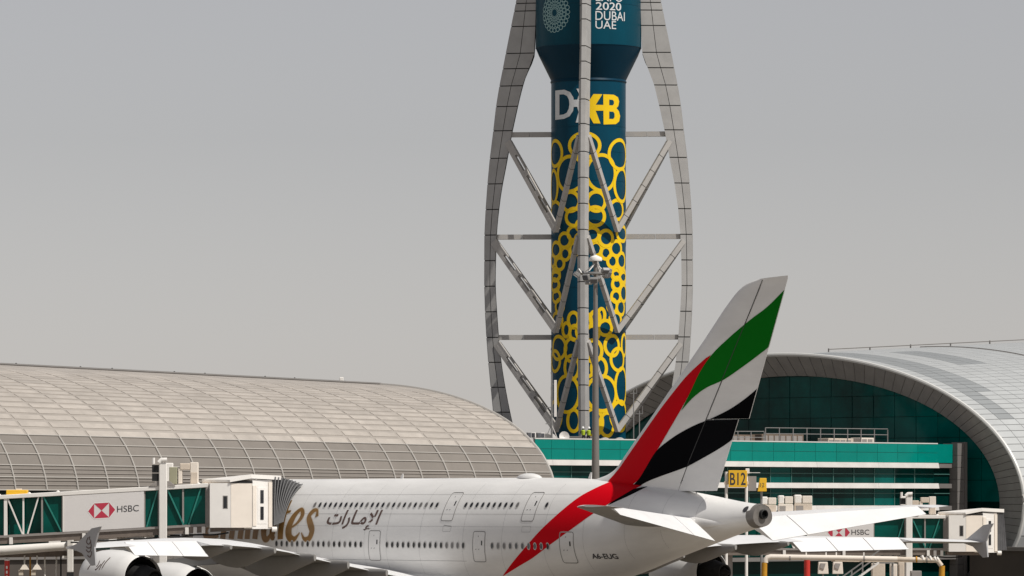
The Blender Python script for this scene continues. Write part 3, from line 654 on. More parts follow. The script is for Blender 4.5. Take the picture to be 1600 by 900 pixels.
# two workers
def person(u, Y, lb, lean, arm):
    p = at(u, 685, Y)
    o = thing('person', lb, 'person', (p.x, Y, 14.9), R(random.uniform(-20, 20)), 'workers on the roof')
    V = [(0, 0, 0.95), (0, 0, 1.15), (lean, 0, 1.42), (lean * 1.2, 0, 1.52), (lean * 1.2, -0.02, 1.62), (lean * 1.2, -0.02, 1.74),
         (0.1, 0, 0.9), (0.11, -0.02, 0.48), (0.11, 0, 0.07), (0.12, -0.14, 0.04), (-0.1, 0, 0.9), (-0.11, -0.02, 0.48), (-0.11, 0, 0.07), (-0.12, -0.14, 0.04),
         (lean + 0.2, 0, 1.4), (lean + 0.28, -0.05, 1.12), (lean + 0.2 + arm * 0.2, -0.25, 0.95 + arm * 0.2), (lean - 0.2, 0, 1.4), (lean - 0.28, -0.04, 1.12), (lean - 0.3 - arm * 0.2, -0.22, 0.95)]
    Ed = [(0, 1), (1, 2), (2, 3), (3, 4), (4, 5), (0, 6), (6, 7), (7, 8), (8, 9), (0, 10), (10, 11), (11, 12), (12, 13), (2, 14), (14, 15), (15, 16), (2, 17), (17, 18), (18, 19)]
    rad = [.15, .15, .16, .06, .09, .085, .095, .07, .05, .045, .095, .07, .05, .045, .07, .05, .04, .07, .05, .04]
    me = bpy.data.meshes.new('body'); me.from_pydata(V, Ed, []); bo = link('body', me, 'cloth', o)
    sm = bo.modifiers.new('skin', 'SKIN'); sm.use_smooth_shade = True
    for i, sv in enumerate(me.skin_vertices[0].data): sv.radius = (rad[i], rad[i] * 0.85); sv.use_root = (i == 0)
    ss = bo.modifiers.new('sub', 'SUBSURF'); ss.levels = 1; ss.render_levels = 2
    b = MB(); b.lathe([(0.98, 0.19), (1.1, 0.2), (1.3, 0.22), (1.42, 0.225), (1.49, 0.12)], 14, cx=lean * 0.7); b.build('vest', 'hivis', o, smooth=True)
    b = MB(); b.lathe([(1.66, 0.15), (1.68, 0.13), (1.76, 0.125), (1.83, 0.07), (1.845, 0.005)], 14, cx=lean * 1.2, cy=-0.02); b.build('helmet', 'helmet', o, smooth=True)
person(912, 510, 'left worker in yellow-green vest and white helmet at the tower foot', -0.06, 0.5)
person(919.5, 511, 'right worker in yellow-green vest and white helmet at the tower foot', 0.04, 0.9)
# fittings on the left concourse ridge
def on_left_ridge(u, v, Y): return at(u, v, Y)
p = at(534, 603, 519); cm = thing('roof_camera', 'small white camera on a post at the end of the left roof ridge', 'camera', (p.x, p.y, lpt(0, LPS[33])[2] + 0.02))
b = MB(); b.tube([(0, 0, -0.1), (0, 0, 0.55)], 0.06, 8); b.build('post', 'steel', cm)
b = MB(); b.box(-0.22, 0.18, -0.2, 0.2, 0.3, 0.75); b.build('housing', 'offwhite', cm, bevel=0.05)
for u, lb in ((576, 'dark flat vent on the left roof ridge, nearer the camera post'), (590, 'dark flat vent on the left roof ridge, farther from the camera post')):
    p = at(u, 604, 523); vn = thing('roof_vent', lb, 'vent', (p.x, p.y, p.z), 0, 'vents on the left roof ridge')
    b = MB(); b.box(-0.25, 0.25, -0.2, 0.2, -0.1, 0.12); b.build('body', 'darkmetal', vn, bevel=0.03); b = MB(); b.box(-0.3, 0.3, -0.25, 0.25, 0.12, 0.17); b.build('lid', 'frame_grey', vn)

# ------------------------------------------------------------------ airliner (local x aft from the nose, y to starboard, z up)
TH = R(51); AC, AS = math.cos(TH), math.sin(TH)
AP = (17.0 - 70 * AC, 337.0 + 70 * AS, 0.0)
AL = thing('airliner', 'white double-deck airliner with red, green and black flag stripes on its tail', 'aircraft', AP, -TH)
def abody(x, y, z): return Vector((AP[0] + x * AC + y * AS, AP[1] - x * AS + y * AC, z))
def inv(u, v, y):                                     # photo pixel on the vertical plane y = const of the aircraft
    k = (u - 800) / FPX; x = 70 + (k * (337.0 + y * AC) - 17.0 - y * AS) / (AC + k * AS)
    return x, CAM_H + (HORIZ - v) * (337.0 - (x - 70) * AS + y * AC) / FPX
FXS = [0, 0.4, 1.2, 2.6, 5, 8, 12, 16, 30, 44, 50, 55, 60, 64.7, 67, 69.25]
zt = hermite(FXS, [5.3, 6.0, 6.8, 7.7, 9.2, 10.2, 10.7, 10.84, 10.86, 10.86, 10.80, 10.56, 10.10, 9.52, 9.2, 8.98])
zb = hermite(FXS, [5.1, 4.5, 4.0, 3.5, 2.95, 2.6, 2.45, 2.4, 2.4, 2.5, 3.0, 3.95, 5.30, 6.50, 7.08, 7.55])
wd_ = hermite(FXS, [0.1, 0.75, 1.35, 2.1, 2.95, 3.4, 3.54, 3.57, 3.57, 3.57, 3.42, 3.0, 2.35, 1.62, 1.22, 0.82])
def fy(x, z):
    t, bt, ww = zt(x), zb(x), wd_(x); zm = bt + 0.43 * (t - bt)
    e = (z - zm) / (t - zm) if z > zm else (zm - z) / (zm - bt)
    return ww * max(0.0, 1 - min(1, abs(e)) ** 2) ** 0.5
def fring(x, n=56, off=0.0):
    t, bt, ww = zt(x), zb(x), wd_(x); zm = bt + 0.43 * (t - bt); P = []
    for k in range(n):
        a = 2 * math.pi * k / n; s = math.sin(a)
        P.append((x, (ww + off) * math.cos(a), zm + ((t - zm + off) if s > 0 else (zm - bt + off)) * s))
    return P
xs = [0, 0.15, 0.4, 0.8, 1.4, 2.2, 3.2, 4.5, 6, 8, 10, 12, 14, 16] + [18 + 2 * i for i in range(13)] + [43 + 1.2 * i for i in range(21)] + [68.0, 68.6, 69.1]
b = MB(); b.grid([fring(x) for x in xs], close_u=True).cap_ring(fring(0)[::-1]).cap_ring(fring(69.1)); b.build('fuselage', 'white', AL, smooth=True)
# tail cone end with its exhaust
b = MB(); b.grid([fring(66.9 + 0.0, off=0.02)[0:1] and [(68.5 + (0.38 if 5 < k < 24 else 0.0), p[1] * 1.0, p[2]) for k, p in enumerate(fring(68.6, off=0.012))], fring(69.0, off=0.02), fring(69.25, off=0.02)], close_u=True); b.build('tail_cap', 'exhaust', AL, smooth=True)
b = MB(); b.cap_ring(fring(69.23, off=0.01)); b.build('tail_bulkhead', 'exhaust', AL)
b = MB(); b.lathe([(69.0, 0.33), (69.46, 0.31), (69.48, 0.27), (69.25, 0.26)], 20, axis='x', cz=8.35); b.build('exhaust_pipe', 'darkmetal', AL, smooth=True)
b = MB(); b.lathe([(69.3, 0.27), (69.27, 0.01)], 20, axis='x', cz=8.35); b.build('exhaust_bore', 'soot', AL)
def fpt(off=0.015, sgn=-1):
    def f(x, z):
        y = fy(x, z); t, bt = zt(x), zb(x); zm = bt + 0.43 * (t - bt); ww = wd_(x)
        hh = (t - zm) if z > zm else (zm - bt); n = Vector((0, y / ww**2, (z - zm) / hh**2)); n = n.normalized() if n.length else Vector((0, 1, 0))
        return Vector((x, sgn * (y + n.y * off), z + n.z * off))
    return f
def intake_port(x, z):
  b = MB(); b.cap_ring([fpt(0.02)(x + 0.2 * math.cos(a * math.pi / 8), z + 0.2 * math.sin(a * math.pi / 8)) for a in range(16)]); b.build('intake_port', 'ink', AL)
# belly fairing
b = MB(); P = []
for i in range(25):
    x = 15.5 + 33.5 * i / 24; k = math.sin(math.pi * i / 24) ** 0.55; row = []
    for q in range(28):
        a = 2 * math.pi * q / 28; row.append((x, (2.4 + 1.95 * k) * math.copysign(abs(math.cos(a)) ** 0.75, math.cos(a)) if True else 0, 2.95 + (1.55 if math.sin(a) > 0 else 1.15) * k * math.copysign(abs(math.sin(a)) ** 0.85, math.sin(a))))
    P.append(row)
b.grid(P, close_u=True).cap_ring(P[0]).cap_ring(P[-1][::-1]); b.build('belly_fairing', 'white', AL, smooth='all')

def under(o):                                       # grey lower skins, darkened further in colour to stand in for underside shade
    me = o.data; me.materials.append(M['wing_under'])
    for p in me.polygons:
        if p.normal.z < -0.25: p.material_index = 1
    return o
# ---- fin and rudders
LEZ = [10.0, 10.45, 10.75, 11.05, 11.5, 12.2, 14, 17, 20, 22.9, 23.4, 23.7, 23.86]
LEX = [48.5, 50.6, 52.3, 53.5, 54.4, 55.15, 57.05, 60.27, 63.45, 66.5, 67.25, 68.0, 68.9]
xle = hermite(LEZ, LEX)
def xte(z): return 71.78 - (23.94 - z) * 0.416
def xhi(z): return 69.59 - (23.93 - z) * 0.603
def prof(c): c = max(0, min(1, c)); return (0.2969*c**0.5 - 0.126*c - 0.3516*c*c + 0.2843*c**3 - 0.1015*c**4) / 0.1
def fint(x, z):
    a, e = xle(z), xte(z); return (0.22 + 0.36 * (23.9 - z) / 13.5) * max(0.0, prof((x - a) / (e - a)))
def ztop(x): return 23.86 + (x - 68.9) * 0.045 if x > 68.9 else 99
ZL = [9.9, 10.2] + [10.4 + 0.07 * i for i in range(26)] + [12.4, 13, 13.8, 14.66, 16, 18, 20, 22, 22.9, 23.15, 23.4, 23.55, 23.7, 23.8, 23.86]
SPLIT = 14.66; RBOT = 9.9; DEFL = math.tan(R(-13))
def lower_rudder_y(x, z): return (x - xhi(z)) * DEFL if z < SPLIT and x > xhi(z) else 0.0
def skin_between(x0f, x1f, zs, n, yoff=lambda x, z: 0.0):
    P = []
    for z in zs:
        cs = [0.5 - 0.5 * math.cos(math.pi * i / n) for i in range(n + 1)]; a, e = x0f(z), x1f(z)
        xr = [a + (e - a) * c for c in cs]
        top = max(0, (z - 23.2)); lift = lambda x: (0.16 * (x - 68.9) / 2.9 if z >= 23.85 and x > 68.9 else 0)
        row = [(x, -fint(x, z) + yoff(x, z), z + lift(x)) for x in xr] + [(x, fint(x, z) + yoff(x, z), z + lift(x)) for x in xr[::-1]]
        P.append(row)
    return P
b = MB(); P = skin_between(xle, lambda z: xhi(z) - 0.03, ZL, 18); b.grid(P, close_u=True).cap_ring(P[-1]); fin = b.build('fin', 'white', AL, smooth=True)
b = MB(); P = skin_between(lambda z: xhi(z) + 0.03, xte, [SPLIT + 0.02] + [z for z in ZL if z > SPLIT], 8); b.grid(P, close_u=True).cap_ring(P[-1]).cap_ring(P[0]); b.build('rudder', 'white', AL, smooth=True)
b = MB(); P = skin_between(lambda z: xhi(z) + 0.03, xte, [9.9, 10.6, 11.4, 12.4, 13.4, SPLIT - 0.03], 8, lower_rudder_y); b.grid(P, close_u=True).cap_ring(P[-1]).cap_ring(P[0]); b.build('lower_rudder', 'white', AL, smooth=True, label='lower rudder section swung slightly to the left side')
def finmap(off, sgn, low):
    def f(x, z): 
        x = min(max(x, xle(min(z, 23.86)) + 0.01), xte(z) - 0.02)
        return Vector((x, sgn * (fint(x, z) + off) + (lower_rudder_y(x, z) if low else 0.0), z))
    return f
YF = -0.34
def fpix(L): return [inv(u, v, YF) for u, v in L]
red_r = [(966, 778), (983, 763), (1006, 745), (1028, 706), (1045, 673), (1065, 642), (1082, 607), (1111, 555)]
red_l = [(1104, 559), (1076, 584.5), (1055, 609), (1028, 644), (1002, 683), (981, 716), (967, 739), (953, 753), (940, 775)]
green = [(1066.5, 642), (1082, 609), (1094, 582.5), (1112, 555), (1137.5, 529), (1170, 500), (1195, 479.6), (1219.7, 453), (1233, 433), (1224, 473.5), (1213, 505), (1203, 536), (1187, 549.6), (1162, 570), (1131, 593), (1104.5, 606), (1084, 622)]
black = [(982, 770), (1002, 749), (1012, 733), (1028, 706), (1047, 689), (1067.5, 675), (1090, 663), (1108.6, 655), (1137, 640), (1162, 621.5), (1188, 597), (1177, 638), (1170, 659), (1165, 680), (1142, 696), (1107.5, 714), (1071.6, 730.5), (1038.7, 743), (1014, 753), (993, 766)]
def fin_decal(poly, m, name, off):
    for sgn in (-1, 1):
        for part in ('fore', 'up', 'low'):
            bm = poly_bm([poly])
            hz = Vector((xhi(14) - 0, 14, 0)); hn = Vector((1, -0.603, 0)).normalized()
            g = lambda: bm.verts[:] + bm.edges[:] + bm.faces[:]
            if part == 'fore': bmesh.ops.bisect_plane(bm, geom=g(), plane_co=hz - hn * 0.02, plane_no=hn, clear_outer=True)
            else:
                bmesh.ops.bisect_plane(bm, geom=g(), plane_co=hz + hn * 0.02, plane_no=hn, clear_inner=True)
                bmesh.ops.bisect_plane(bm, geom=g(), plane_co=(0, SPLIT + (0.03 if part == 'up' else -0.04), 0), plane_no=(0, 1, 0), clear_inner=part == 'up', clear_outer=part == 'low')
            if not bm.faces: bm.free(); continue
            slice_bm(bm, 0.3, 0.2)
            map_bm(bm, finmap(off, sgn, part == 'low'), name, m, AL)
def grow(poly, d):
    n = len(poly); area = sum(poly[i][0] * poly[(i + 1) % n][1] - poly[(i + 1) % n][0] * poly[i][1] for i in range(n)); s = 1 if area > 0 else -1; out = []
    for i in range(n):
        a, p, c = Vector(poly[i - 1]), Vector(poly[i]), Vector(poly[(i + 1) % n]); n1 = (p - a); n2 = (c - p)
        nn = (Vector((n1.y, -n1.x)).normalized() + Vector((n2.y, -n2.x)).normalized()); nn = nn.normalized() if nn.length > 1e-4 else Vector((0, 0))
        out.append(tuple(p + nn * d * s))
    return out
def dens(L, k=4): return smooth_pts(L, k)
redp = fpix(dens(red_r)) + fpix(dens(red_l)); greenp = fpix(dens(green[:8]) + green[8:12] + dens(green[11:] + green[:1])[1:-1]); blackp = fpix(dens(black[:11]) + black[11:13] + dens(black[13:]))
for poly, m, nm, o in ((redp, 'red', 'red_stripe', 0.022), (greenp, 'green', 'green_stripe', 0.026), (blackp, 'black', 'black_stripe', 0.026)):
    fin_decal(poly, m, nm, o)
# panel lines on the fin
def surf_line(pts, width, fn, name, m, parent=AL):
    bm = poly_bm(ribbon_polys(pts, width)); return map_bm(bm, fn, name, m, parent)
surf_line([(xhi(z), z) for z in (10.4, 12, 14, 16, 18, 20, 22, 23.8)], 0.06, finmap(0.034, -1, False), 'hinge_line', 'seam')
surf_line([inv(u, v, -0.5) for u, v in ((1064, 750), (1074, 760), (1085, 771))], 0.06, finmap(0.03, -1, False), 'panel_line', 'line')
# ---- red band down the fuselage side
up = smooth_pts([(786, 899), (800, 880), (815, 862), (845, 828), (880, 796), (906, 776), (930, 763), (950, 754), (966, 747), (985, 742)], 5)
lo = smooth_pts([(787, 899.5), (812, 884), (832, 872), (857, 853), (890, 829), (926, 803), (958, 783), (975, 773), (990, 765), (1003, 758)], 5)
def onfus(u, v, off, sgn=-1):
    y = -3.0
    for _ in range(12):
        x, z = inv(u, v, y); y = y * 0.4 - 0.6 * fy(x, min(z, zt(x) - 0.02))
    return x, min(z, zt(x) - 0.03)
intake_port(*onfus(1165, 796, 0))
def band(up, lo, off, m, name, sgn=-1, nx=10):
    b = MB(); P = []
    for (a, c) in zip(up, lo):
        A, Cc = onfus(*a, off), onfus(*c, off)
        P.append([fpt(off, sgn)(A[0] + (Cc[0] - A[0]) * t / nx, A[1] + (Cc[1] - A[1]) * t / nx) for t in range(nx + 1)])
    b.grid(P); return b.build(name, m, AL, fix=False)
for sgn in (-1, 1):
    band(up, lo, 0.010, 'red', 'red_band', sgn)
blu = smooth_pts([(950, 789), (958, 783), (975, 773), (990, 764)], 5); bll = smooth_pts([(951, 789), (962, 784), (984, 774), (1012, 760)], 5)
for sgn in (-1, 1): band(blu, bll, 0.013, 'black', 'black_band', sgn)
# ---- tailplane
def stab_le(y): return 57.6 + 0.823 * (y - 2.5)
def stab_h(y): return 64.8 + 0.4505 * (y - 2.5)
def stab_z(y): return 7.86 + 0.083 * (y - 2.5)
def stab_te(y): return stab_h(y) + (2.92 - 0.1715 * (y - 2.5))
def airfoil_rows(ys, le, te, zc, thick, c0, c1, n, sgn, zrot=None, twist=lambda y: 0.0):
    P = []
    for y in ys:
        a, e = le(y), te(y); ch = e - a; row = []; cs = [c0(y) + (c1(y) - c0(y)) * (0.5 - 0.5 * math.cos(math.pi * i / n)) for i in range(n + 1)]
        for side in (1, -1):
            for c in (cs if side == 1 else cs[::-1]):
                xx = a + ch * c; h = thick(y) * prof(c) * (1.0 if side == 1 else 0.85)
                zz = zc(y) + side * h + twist(y) * (0.5 - c) * ch; row.append((xx, sgn * y, zz))
        P.append(row)
    return P
for sgn in (-1, 1):
    sd = 'left' if sgn < 0 else 'right'
    cH = lambda y: (stab_h(y) - 0.02 - stab_le(y)) / (stab_te(y) - stab_le(y))
    P = airfoil_rows([0.6, 2.5, 5, 8, 11, 13.58], stab_le, stab_te, stab_z, lambda y: 0.46 - 0.024 * y, lambda y: 0.0, cH, 14, sgn)
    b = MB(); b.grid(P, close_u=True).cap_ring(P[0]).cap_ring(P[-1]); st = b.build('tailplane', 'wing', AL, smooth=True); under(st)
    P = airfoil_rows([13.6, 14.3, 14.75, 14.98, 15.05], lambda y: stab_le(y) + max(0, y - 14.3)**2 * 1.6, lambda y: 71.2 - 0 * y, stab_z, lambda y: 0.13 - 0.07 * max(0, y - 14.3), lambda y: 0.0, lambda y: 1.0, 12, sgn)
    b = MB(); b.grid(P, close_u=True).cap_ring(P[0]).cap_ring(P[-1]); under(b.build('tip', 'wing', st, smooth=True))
    for y0, y1 in ((2.55, 5.0), (5.06, 13.5)):
        b = MB(); rows = []
        for y in (y0, y1):
            ch = 2.92 - 0.1715 * (y - 2.5); dr = R(27); th = 0.24 - 0.012 * y; row = []
            for c, tt in ((0, 1), (0.3, 0.85), (0.65, 0.5), (1, 0.06), (1, -0.06), (0.65, -0.5), (0.3, -0.85), (0, -1)):
                lx, lz = c * ch, tt * th; row.append((stab_h(y) + lx * math.cos(dr) + lz * math.sin(dr), sgn * y, stab_z(y) + 0.04 - lx * math.sin(dr) + lz * math.cos(dr)))
            rows.append(row)
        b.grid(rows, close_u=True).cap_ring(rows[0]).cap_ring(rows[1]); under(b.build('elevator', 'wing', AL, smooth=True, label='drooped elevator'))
    b = MB(); P = []
    for i in range(13):
        x = 56.5 + 10.5 * i / 12; k = math.sin(math.pi * (0.06 + 0.88 * i / 12)); row = []
        for q in range(10):
            a = math.pi * q / 9 - math.pi / 2; row.append((x, sgn * (fy(x, 7.8) * 0.93 + 0.32 * k * math.cos(a)), 7.75 + 0.55 * k * math.sin(a)))
        P.append(row)
    b.grid(P); b.build('tailplane_root', 'white', AL, smooth='all', fix=False)
# ---- wings
WY = [2.0, 6, 9.5, 14.5, 20, 26.6, 34.5, 39.7]
wle = lambda y: 19.5 + 0.728 * (y - 3.0)
_te = hermite([2, 9.5, 14.5, 20, 26.6, 34.5, 39.7], [40.1, 40.05, 40.3, 41.66, 44.0, 46.85, 49.3])
_zc = hermite(WY, [3.3, 3.95, 4.55, 5.35, 6.10, 6.32, 6.30, 6.20])
_zte = hermite(WY, [3.15, 3.7, 4.3, 5.15, 5.98, 6.30, 6.30, 6.20])
_th = hermite(WY, [1.15, 0.95, 0.78, 0.62, 0.46, 0.34, 0.22, 0.14])
def wing_rows(ys, c0, c1, n, sgn):
    P = []
    for y in ys:
        a, e = wle(y), _te(y); ch = e - a; row = []; cs = [c0(y) + (c1(y) - c0(y)) * (0.5 - 0.5 * math.cos(math.pi * i / n)) for i in range(n + 1)]
        for side in (1, -1):
            for c in (cs if side == 1 else cs[::-1]):
                zz = _zc(y) + (_zte(y) - _zc(y)) * c ** 1.5 + 0.10 * ch * 0.12 * (1 - (2*c - 1)**2) + side * _th(y) * prof(c) * (1.0 if side == 1 else 0.9)
                row.append((a + ch * c, sgn * y, zz))
        P.append(row)
    return P
AIL = [(26.6, 29.3), (29.36, 32.0), (32.06, 34.6)]
def ail_c(y): return 1.75 - 0.04 * (y - 26.6)
for sgn in (-1, 1):
    ys_in = [1.5, 3.5, 6, 8, 9.5, 11, 12.5, 14.5, 16, 18, 20, 22, 24, 26.55]
    one = lambda y: 1.0; zero = lambda y: 0.0
    cA = lambda y: (_te(y) - ail_c(y) - 0.02 - wle(y)) / (_te(y) - wle(y))
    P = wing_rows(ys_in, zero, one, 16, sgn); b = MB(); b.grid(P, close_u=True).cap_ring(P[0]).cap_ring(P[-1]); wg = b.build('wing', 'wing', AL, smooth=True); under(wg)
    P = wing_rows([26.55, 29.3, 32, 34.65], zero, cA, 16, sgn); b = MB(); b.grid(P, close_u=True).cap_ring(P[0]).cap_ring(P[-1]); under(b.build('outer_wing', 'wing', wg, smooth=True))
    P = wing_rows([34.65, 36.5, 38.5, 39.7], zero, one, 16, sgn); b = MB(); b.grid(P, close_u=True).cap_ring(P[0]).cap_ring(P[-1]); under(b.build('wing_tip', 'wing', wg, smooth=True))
    for y0, y1 in AIL:
        rows = []
        for y in (y0, y1):
            ch = ail_c(y); dr = R(31); th = 0.15; row = []; x0 = _te(y) - ch; z0 = _zte(y) + 0.13
            for c, tt in ((0, 1), (0.35, 0.8), (0.7, 0.42), (1, 0.06), (1, -0.06), (0.7, -0.42), (0.35, -0.8), (0, -1)):
                lx, lz = c * ch, tt * th; row.append((x0 + lx * math.cos(dr) + lz * math.sin(dr), sgn * y, z0 - lx * math.sin(dr) + lz * math.cos(dr)))
            rows.append(row)
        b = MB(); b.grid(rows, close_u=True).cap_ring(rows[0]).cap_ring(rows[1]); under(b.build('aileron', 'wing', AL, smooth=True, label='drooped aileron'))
    # flap track fairings: canoe bodies under the trailing edge
    for yf, xe, L, hh in ((25.0, 44.1, 6.4, 0.95), (20.7, 43.2, 7.6, 1.25), (16.6, 42.2, 8.4, 1.5), (13.6, 42.0, 8.8, 1.7), (10.2, 41.9, 8.8, 1.5)):
        zt_ = _zte(yf) - 0.02; P = []
        for i in range(15):
            t = i / 14; x = xe - L * (1 - t); k = (math.sin(math.pi * min(1, 0.04 + 0.72 * t ** 0.8)) ** 0.7) * (1 if t < 0.97 else 0.8)
            k = max(0.08, k * (1 - 0.25 * max(0, (t - 0.55) / 0.45)))
            cz = zt_ - 0.10 - (0.22 * hh) * (1 - t) + 0.12 * (1 - t) * L * 0.1; row = []
            e_ = max(0, (t - 0.45) / 0.55); top = 0.28 * hh * k; bot = 0.95 * hh * k * (1 - 0.62 * e_); wdh = 0.40 * k * (1 - 0.4 * e_)
            for q in range(14):
                a = 2 * math.pi * q / 14; row.append((x, sgn * yf + wdh * math.cos(a), cz + (top if math.sin(a) > 0 else bot) * math.sin(a)))
            P.append(row)
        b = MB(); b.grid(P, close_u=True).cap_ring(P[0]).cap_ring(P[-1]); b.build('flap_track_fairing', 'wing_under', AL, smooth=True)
    # winglet fence
    F = [(46.7, 6.25), (47.6, 6.5), (49.3, 7.5), (50.3, 7.62), (50.05, 7.3), (49.6, 6.3), (49.75, 5.15), (49.25, 5.1), (48.2, 5.9), (47.4, 6.1)]
    F = [(x, z - 0.03) for x, z in F]
    b = MB(); n = len(F); b.add([(x, sgn * 39.66, z) for x, z in F] + [(x, sgn * 39.78, z) for x, z in F], [tuple(range(n)), tuple(range(2*n - 1, n - 1, -1))] + [(k, (k + 1) % n, n + (k + 1) % n, n + k) for k in range(n)])
    b.build('wingtip_fence', 'fence', AL)
    # calligraphic mark on the fence
    if sgn < 0:
        for pts, wd in (([(48.95, 6.9), (48.75, 6.6), (49.0, 6.45), (49.2, 6.62)], 0.07), ([(49.2, 6.75), (49.25, 6.3), (48.95, 6.2), (48.72, 6.3)], 0.07), ([(48.7, 6.1), (48.95, 5.95), (49.2, 6.05), (49.3, 6.4)], 0.07), ([(48.85, 5.75), (49.1, 5.62), (49.3, 5.8), (49.32, 6.0)], 0.07), ([(49.05, 6.72), (49.12, 6.95)], 0.08)):
            surf_line(smooth_pts(pts, 5), wd, lambda x, z: Vector((x, -39.80, z)), 'fence_mark', 'brown')
    # engines
    for ye, xn, zc in ((25.7, 29.6, 3.95), (14.9, 21.0, 2.95)):
        b = MB(); b.lathe([(1.2, 1.35), (0.3, 1.5), (0.0, 1.68), (0.15, 1.8), (0.7, 1.9), (1.8, 1.97), (3.2, 1.93), (4.3, 1.78), (5.2, 1.58), (5.25, 1.52), (4.2, 1.5), (3.6, 1.4)], 48, axis='x', cx=xn, cy=sgn * ye, cz=zc)
        eng = b.build('engine', 'white', AL, smooth=True)
        b = MB(); b.lathe([(3.8, 1.55), (5.0, 1.46), (5.01, 1.2), (3.9, 0.9)], 40, axis='x', cx=xn, cy=sgn * ye, cz=zc); b.build('fan_duct', 'soot', eng, smooth=True)
        b = MB(); b.lathe([(3.6, 1.05), (5.4, 0.95), (6.7, 0.62), (6.7, 0.52), (6.4, 0.45), (7.3, 0.05)], 32, axis='x', cx=xn, cy=sgn * ye, cz=zc); b.build('core_nozzle', 'darkmetal', eng, smooth=True)
        b = MB(); b.lathe([(1.15, 1.36), (1.1, 0.3), (0.4, 0.02)], 32, axis='x', cx=xn, cy=sgn * ye, cz=zc); b.build('fan', 'darkmetal', eng, smooth=True)
        b = MB(); zw = _zc(ye)
        b.hexa([(xn + 1.4, sgn * ye - 0.22, zc + 1.5), (xn + 7.6, sgn * ye - 0.22, zw - 0.6), (xn + 7.6, sgn * ye + 0.22, zw - 0.6), (xn + 1.4, sgn * ye + 0.22, zc + 1.5)],
               [(xn + 1.6, sgn * ye - 0.16, zc + 2.15), (xn + 9.0, sgn * ye - 0.16, zw + 0.1), (xn + 9.0, sgn * ye + 0.16, zw + 0.1), (xn + 1.6, sgn * ye + 0.16, zc + 2.15)])
        b.build('pylon', 'wing_under', AL)
        if sgn < 0 and ye > 20:
            for pts in ([(2.0, 0.55), (2.35, 0.75), (2.3, 1.05), (2.0, 1.0), (1.95, 0.7), (2.3, 0.5), (2.7, 0.85)], [(2.7, 0.5), (2.9, 1.1)], [(3.0, 0.6), (3.25, 1.35)], [(1.3, 0.5), (1.5, 0.9), (1.2, 1.0)]):
                def ef(t, a): r = 1.955; return Vector((xn + t, -ye - r * math.cos(a * 0.62), zc + r * math.sin(a * 0.62)))
                surf_line(smooth_pts(pts, 6), 0.09, ef, 'engine_mark', 'brown', eng)
# landing gear, below the frame of the photograph
for gx, gy, n in ((5.0, 0, 1), (33.0, -6.2, 2), (33.0, 6.2, 2), (36.5, -2.6, 3), (36.5, 2.6, 3)):
    b = MB(); b.tube([(gx, gy, 0.7), (gx, gy, 3.4)], 0.22, 12); lg = b.build('landing_gear', 'steel', AL)
    for k in range(n):
        for s in (-0.75, 0.75):
            xx = gx + (k - (n - 1) / 2) * 1.7
            b = MB(); b.lathe([(-0.25, 0.3), (-0.25, 0.6), (-0.15, 0.7), (0.15, 0.7), (0.25, 0.6), (0.25, 0.3)], 24); b.build('wheel', 'rubber', lg, smooth=True, loc=(xx, gy + s, 0.71), rot=(R(90), 0, 0))
# ---- cabin windows and doors on the port side
wm = MB(); wm.cap_ring([(0.14 * math.cos(a * math.pi / 8), 0, 0.205 * math.sin(a * math.pi / 8)) for a in range(16)]); wmesh = wm.mesh('window'); wmesh.materials.append(M['winglass'])
wmesh2 = wm.mesh('window_blind'); wmesh2.materials.append(M['blind']); fm = MB(); fm.grid([[(0.195 * r * math.cos(a * math.pi / 8), 0, 0.265 * r * math.sin(a * math.pi / 8)) for a in range(16)] for r in (0.72, 1.0)], close_u=True); fmesh = fm.mesh('window_rim'); fmesh.materials.append(M['winframe'])
def window(x, z):
    p = fpt(0.016)(x, z); q = fpt(0.0)(x, z + 0.05) - fpt(0.0)(x, z - 0.05); ang = math.atan2(q.y, q.z)
    o = link('window', wmesh2 if random.random() < 0.22 else wmesh, None, AL, loc=p, rot=(-ang, 0, 0)); link('window_rim', fmesh, None, o, loc=(0, 0.002, 0))
def row(x0, x1, z, n=None):
    n = n or round((x1 - x0) / 0.635)
    for k in range(n + 1): window(x0 + (x1 - x0) * k / n, z)
row(20.1, 30.25, 6.14); row(33.3, 42.0, 6.14, 14); row(45.2, 51.0, 6.14, 9)
row(23.8, 38.15, 8.95, 23); row(41.4, 47.1, 8.95, 9); window(50.2, 8.95)
def door(x, z0, z1, w):
    d = MB(); o = rounded(x - w/2, x + w/2, z0, z1, 0.17, 4)
    G = MB(); P = []
    for i in range(13): P.append([fpt(0.006)(x - w/2 + w * j / 4, z0 + (z1 - z0) * i / 12) for j in range(5)])
    G.grid(P); dr = G.build('door', 'white', AL, fix=False)
    for ww, m, nm, off in ((0.075, 'edge', 'door_border', 0.014), (0.04, 'seam', 'door_seam', 0.017)):
        pts = rounded(x - w/2, x + w/2, z0, z1, 0.17, 4); Q = []
        for i in range(len(pts)):
            a, c = Vector(pts[i]), Vector(pts[(i + 1) % len(pts)]); k = max(1, int((c - a).length / 0.2))
            Q += [tuple(a.lerp(c, t / k)) for t in range(k)]
        surf_line(Q + Q[:1], ww, fpt(off), nm, m, dr)
    zz = z0 + (z1 - z0) * 0.62
    surf_line([(x + w * 0.25, zz - 0.16), (x + w * 0.25, zz + 0.16)], 0.13, fpt(0.018), 'door_window', 'winglass', dr)
    surf_line([(x - w * 0.05, zz + 0.42), (x - w * 0.05, zz + 0.5)], 0.07, fpt(0.018), 'door_placard', 'line', dr)
    for dx in (-0.3, 0.02): surf_line([(x + dx - 0.06, zz - 0.45), (x + dx + 0.06, zz - 0.42)], 0.05, fpt(0.018), 'door_handle', 'line', dr)
